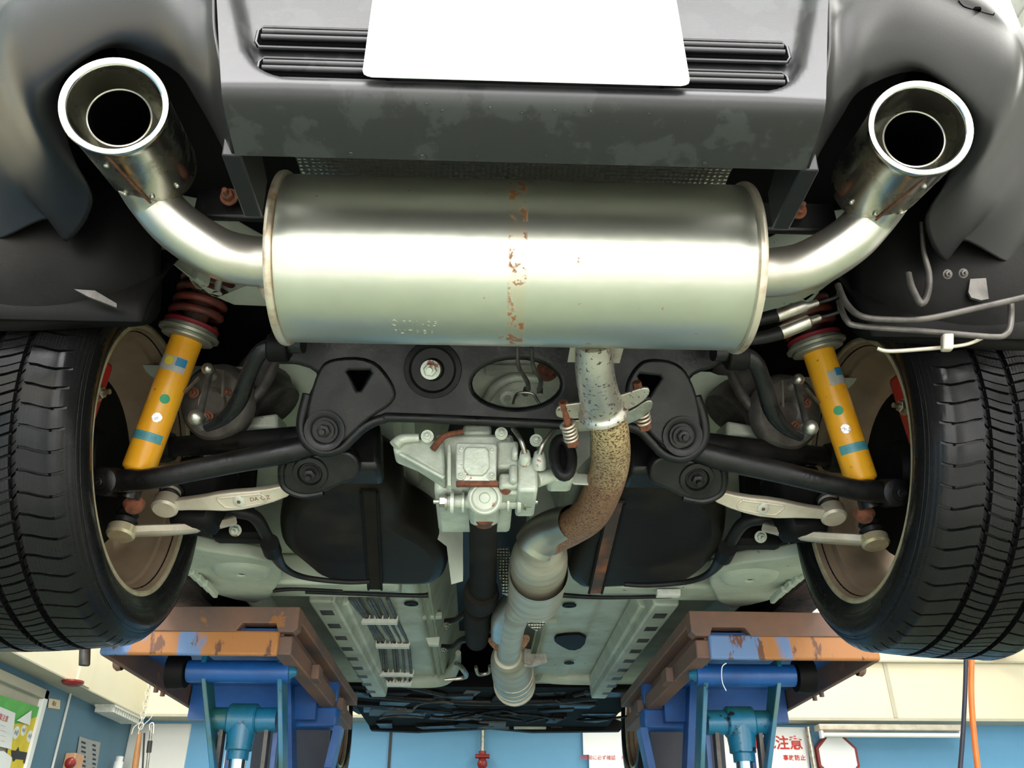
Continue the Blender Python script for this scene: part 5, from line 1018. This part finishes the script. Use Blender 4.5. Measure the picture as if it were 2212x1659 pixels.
c = atx(256, 1650, -2.70); g = MB(); g.lathe((-2.70, c.y, c.z-.15), (0, 0, 1), [(0, 0), (0, .033), (.165, .033), (.168, .026), (.20, .026), (.203, .02), (.203, 0)], 28); sc = solo('spray_can', g, M['paper'], 'white spray can standing on a shelf against the left wall', 'spray can')
sbox('shelf', (-2.768, c.y-.1, c.z-.17), (-2.64, c.y+.1, c.z-.15), 'whitewall') ; bpy.data.objects['shelf']['kind'] = 'thing'; bpy.data.objects['shelf']['label'] = 'small white wall shelf carrying the spray can'; bpy.data.objects['shelf']['category'] = 'shelf'
# accordion vent under the soffit, hanging chain with hooks, long handled tools
p0 = atz(232, 1524, 2.53); p1 = atz(372, 1552, 2.53); g = MB(); g.box((-2.74, p0.y, 2.525), (-2.60, p1.y, 2.541)); vt = solo('soffit_vent', g, M['white'], 'ribbed white vent strip below the left soffit', 'vent')
for k in range(12): y = p0.y+(p1.y-p0.y)*(k+.5)/12; g = MB(); hw_ = (p1.y-p0.y)/12*.33; g.box((-2.735, y-hw_, 2.49), (-2.605, y+hw_, 2.526)); obj('vent_rib', g, M['white'], vt)
def hang(px, py0, py1, Y, n): 
    g = MB(); b2 = at(px, py1, Y); a = Vector((b2.x, b2.y, 4.4))
    for k in range(n):
        c = a+(b2-a)*k/n; r_ = .016; g.tube([c+Vector((r_*math.cos(t)*(k % 2), r_*math.cos(t)*(1-k % 2), r_*1.4*math.sin(t))) for t in [2*math.pi*i/12 for i in range(13)]], .0035, 6, False)
    return g
g = hang(302, 1452, 1580, 6.1, 60); ch = solo('hanging_chain', g, M['white'], 'pale chain with wire hooks hanging in front of the left beam', 'chain')
for x in (314, 328):
    a = at(x, 1530, 6.1); g = MB(); g.tube([a, a+Vector((.01, 0, -.05)), a+Vector((-.02, 0, -.09)), a+Vector((-.05, 0, -.12)), a+Vector((-.055, 0, -.16))], .003, 8, sub=4); obj('wire_hook', g, M['white'], ch)
a = at(302, 1582, 6.2); b2 = at(286, 1700, 6.2); g = MB(); g.tube([a, a*.6+b2*.4, b2], [.012, .02, .022], 16); solo('broom_handle', g, M['wood'], 'tan wooden handle hanging from the chain', 'broom')
a = at(312, 1583, 6.2); b2 = at(306, 1700, 6.2); g = MB(); g.tube([a, b2], .006, 10); solo('thin_rod', g, M['ink'], 'thin black rod hanging between the wooden handle and the mop', 'rod')
a = at(328, 1566, 6.2); b2 = at(313, 1700, 6.2); g = MB(); g.tube([a, b2], .009, 12); mp_ = solo('mop_handle', g, M['steel'], 'grey mop pole with a black grip in front of the white corner panel', 'mop')
g = MB(); g.tube([a+(b2-a)*.26, a+(b2-a)*.45], .016, 14); obj('grip', g, M['ink'], mp_)
g = MB(); g.tube([a+(b2-a)*.14, a+Vector((-.012, -.01, .0)), a+Vector((.012, -.01, .01)), a+(b2-a)*.14+Vector((.015, 0, 0))], .004, 8, sub=4); obj('hanging_loop', g, M['paper'], mp_)
# front wall objects: fluorescent fixture, octagonal mirror, warning sign, notices, pipe
a = at(1762, 1566, 7.0); b2 = at(2076, 1596, 7.0)
fx = thing('light_fixture', 'long unlit white tube lamp under the cream beam', 'lamp', ((a.x+b2.x)/2, 7.0, b2.z))
obj('housing', MB().box((a.x, 6.93, a.z-.045), (b2.x, 7.05, a.z)), M['arm'], fx, bevel=.006)
obj('tube', MB().tube([(a.x+.02, 6.96, a.z-.075), (b2.x-.02, 6.96, a.z-.075)], .018, 16), M['whitewall'], fx)
for x in (a.x+.01, b2.x-.03): obj('tube_socket', MB().box((x, 6.94, a.z-.10), (x+.02, 6.99, a.z-.04)), M['paper'], fx, bevel=.003)
c = at(1812, 1634, 7.1); R8 = .175
pts = [(c.x+R8*math.cos(math.pi/8+k*math.pi/4), 7.12, c.z+R8*math.sin(math.pi/8+k*math.pi/4)) for k in range(8)]; n = 8
g = MB(); g.add(pts+[(x, 7.2, z) for x, y, z in pts], [tuple(range(8)), tuple(range(15, 7, -1))]+[(i, i+8, (i+1) % 8+8, (i+1) % 8) for i in range(8)]); oc = solo('octagonal_mirror', g, M['alarm'], 'white octagonal panel with a dark red rim below the tube lamp', 'mirror', bevel=.004)
pts2 = [(c.x+(x-c.x)*.87, 7.116, c.z+(z-c.z)*.87) for x, y, z in pts]; g = MB(); g.add(pts2+[(x, 7.119, z) for x, y, z in pts2], [tuple(range(8)), tuple(range(15, 7, -1))]+[(i, i+8, (i+1) % 8+8, (i+1) % 8) for i in range(8)]); obj('mirror_face', g, M['plate'], oc)
sg = solo('warning_sign', wallquad([(1560, 1568), (1742, 1571), (1752, 1700), (1555, 1700)], 7.2, .006, 'y'), M['paper'], 'white warning sign with red Japanese lettering on the front wall', 'sign')
link('sign_lettering', text_me('t', '挟まれ注意', .108, onfront(1661, 1606, 7.192), M['inkred'], .0005, .002), sg)
link('sign_lettering', text_me('t', '事故防止', .042, onfront(1716, 1637, 7.192), M['inkred'], .0005, .001, 1.15), sg)
g = MB(); 
for q0, q1 in (((1745, 1570), (1756, 1700)),): a, b2 = at(*q0, 7.12), at(*q1, 7.12); g.tube([a, Vector((a.x, a.y, .3))], .022, 14)
solo('conduit', g, M['steel'], 'grey vertical conduit between the warning sign and the octagonal mirror', 'conduit')
np1 = solo('notice', wallquad([(1258, 1560), (1372, 1560), (1372, 1630), (1260, 1630)], 7.2, .003, 'y'), M['plate'], 'upper blank white sheet on the blue wall between the lift legs', 'notice')
np2 = solo('notice', wallquad([(1272, 1626), (1385, 1626), (1392, 1700), (1274, 1700)], 7.195, .003, 'y'), M['plate'], 'lower white sheet with a red printed line on the blue front wall', 'notice')
link('notice_text', text_me('t', '作業前に必ず確認　トルク管理', .036, onfront(1320, 1637, 7.19), M['inkred'], .0005), np2)
p = at(1043, 1575, 7.18); q = at(1042, 1628, 7.18); g = MB(); g.tube([(p.x, 7.18, 2.54), (p.x, 7.18, q.z+.01)], .016, 14); pv = solo('wall_pipe', g, M['steel'], 'grey vertical pipe with a red valve on the blue front wall', 'pipe')
g = MB(); g.cyl((p.x, 7.18, q.z+.02), (p.x, 7.18, q.z-.10), .028, n=16); g.cyl((p.x-.055, 7.16, q.z-.02), (p.x+.055, 7.16, q.z-.02), .016, n=12); g.sphere((p.x, 7.15, q.z-.075), .04, n=14); obj('valve', g, M['alarm'], pv)
obj('lower_pipe', MB().tube([(p.x, 7.18, q.z-.08), (p.x, 7.18, .2)], .016, 14), M['steel'], pv)
# hanging cables, beacon
Q = [at(2089, 1150, 4.4), at(2087, 1400, 4.4), at(2083, 1530, 4.4), at(2074, 1659, 4.4), at(2058, 1790, 4.4), at(2045, 1980, 4.4)]; g = MB(); g.tube(Q, .011, 12, sub=8); solo('hanging_cable', g, M['navy'], 'thin dark cable hanging beside the orange hose', 'cable')
Q = [at(2101, 1150, 4.4), at(2099, 1400, 4.4), at(2099, 1520, 4.4), at(2112, 1659, 4.4), at(2132, 1790, 4.4), at(2150, 1980, 4.4)]; g = MB(); g.tube(Q, .014, 12, sub=8); solo('air_hose', g, M['orange'], 'bright orange hose hanging behind the tyre', 'hose')
c = at(2157, 1408, 6.95); g = MB(); g.tube([c+Vector((0, 0, .1)), c+Vector((0, 0, .02)), c-Vector((0, 0, .03)), c-Vector((0, 0, .035))], [.05, .07, .08, .06], 24); solo('beacon_lamp', g, M['amber'], 'amber beacon on the cream beam by the orange hose', 'lamp')

# ceiling tube fixtures
for k, (x, y) in enumerate(((2.15, 1.9), (-2.1, .4), (2.6, 3.4), (-2.1, 3.0))):
    fx = thing('ceiling_light', 'white ceiling tube lamp %s' % ('glimpsed past the bumper corner, beside the tow eye cover', 'above the poster wall side, near the door', 'above the warning sign side, farther in', 'above the poster wall side, farther in')[k], 'ceiling lamp', (x, y, 4.4), 'ceiling tube lamps')
    obj('housing', MB().box((x-.12, y-.65, 4.34), (x+.12, y+.65, 4.4)), M['whitewall'], fx, bevel=.01)
    for d in (-.06, .06): obj('tube', MB().tube([(x+d, y-.6, 4.31), (x+d, y+.6, 4.31)], .016, 12), M['glow'], fx)

a = at(1569, 1432, 2.18); g = MB(); g.tube([a, at(1560, 1440, 2.18), at(1559, 1462, 2.18), at(1562, 1478, 2.18), at(1569, 1492, 2.18)], .0012, 6, sub=4)
solo('thread', g, M['paper'], 'pale frayed thread dangling from the end plate of the lift by the warning sign', 'thread')
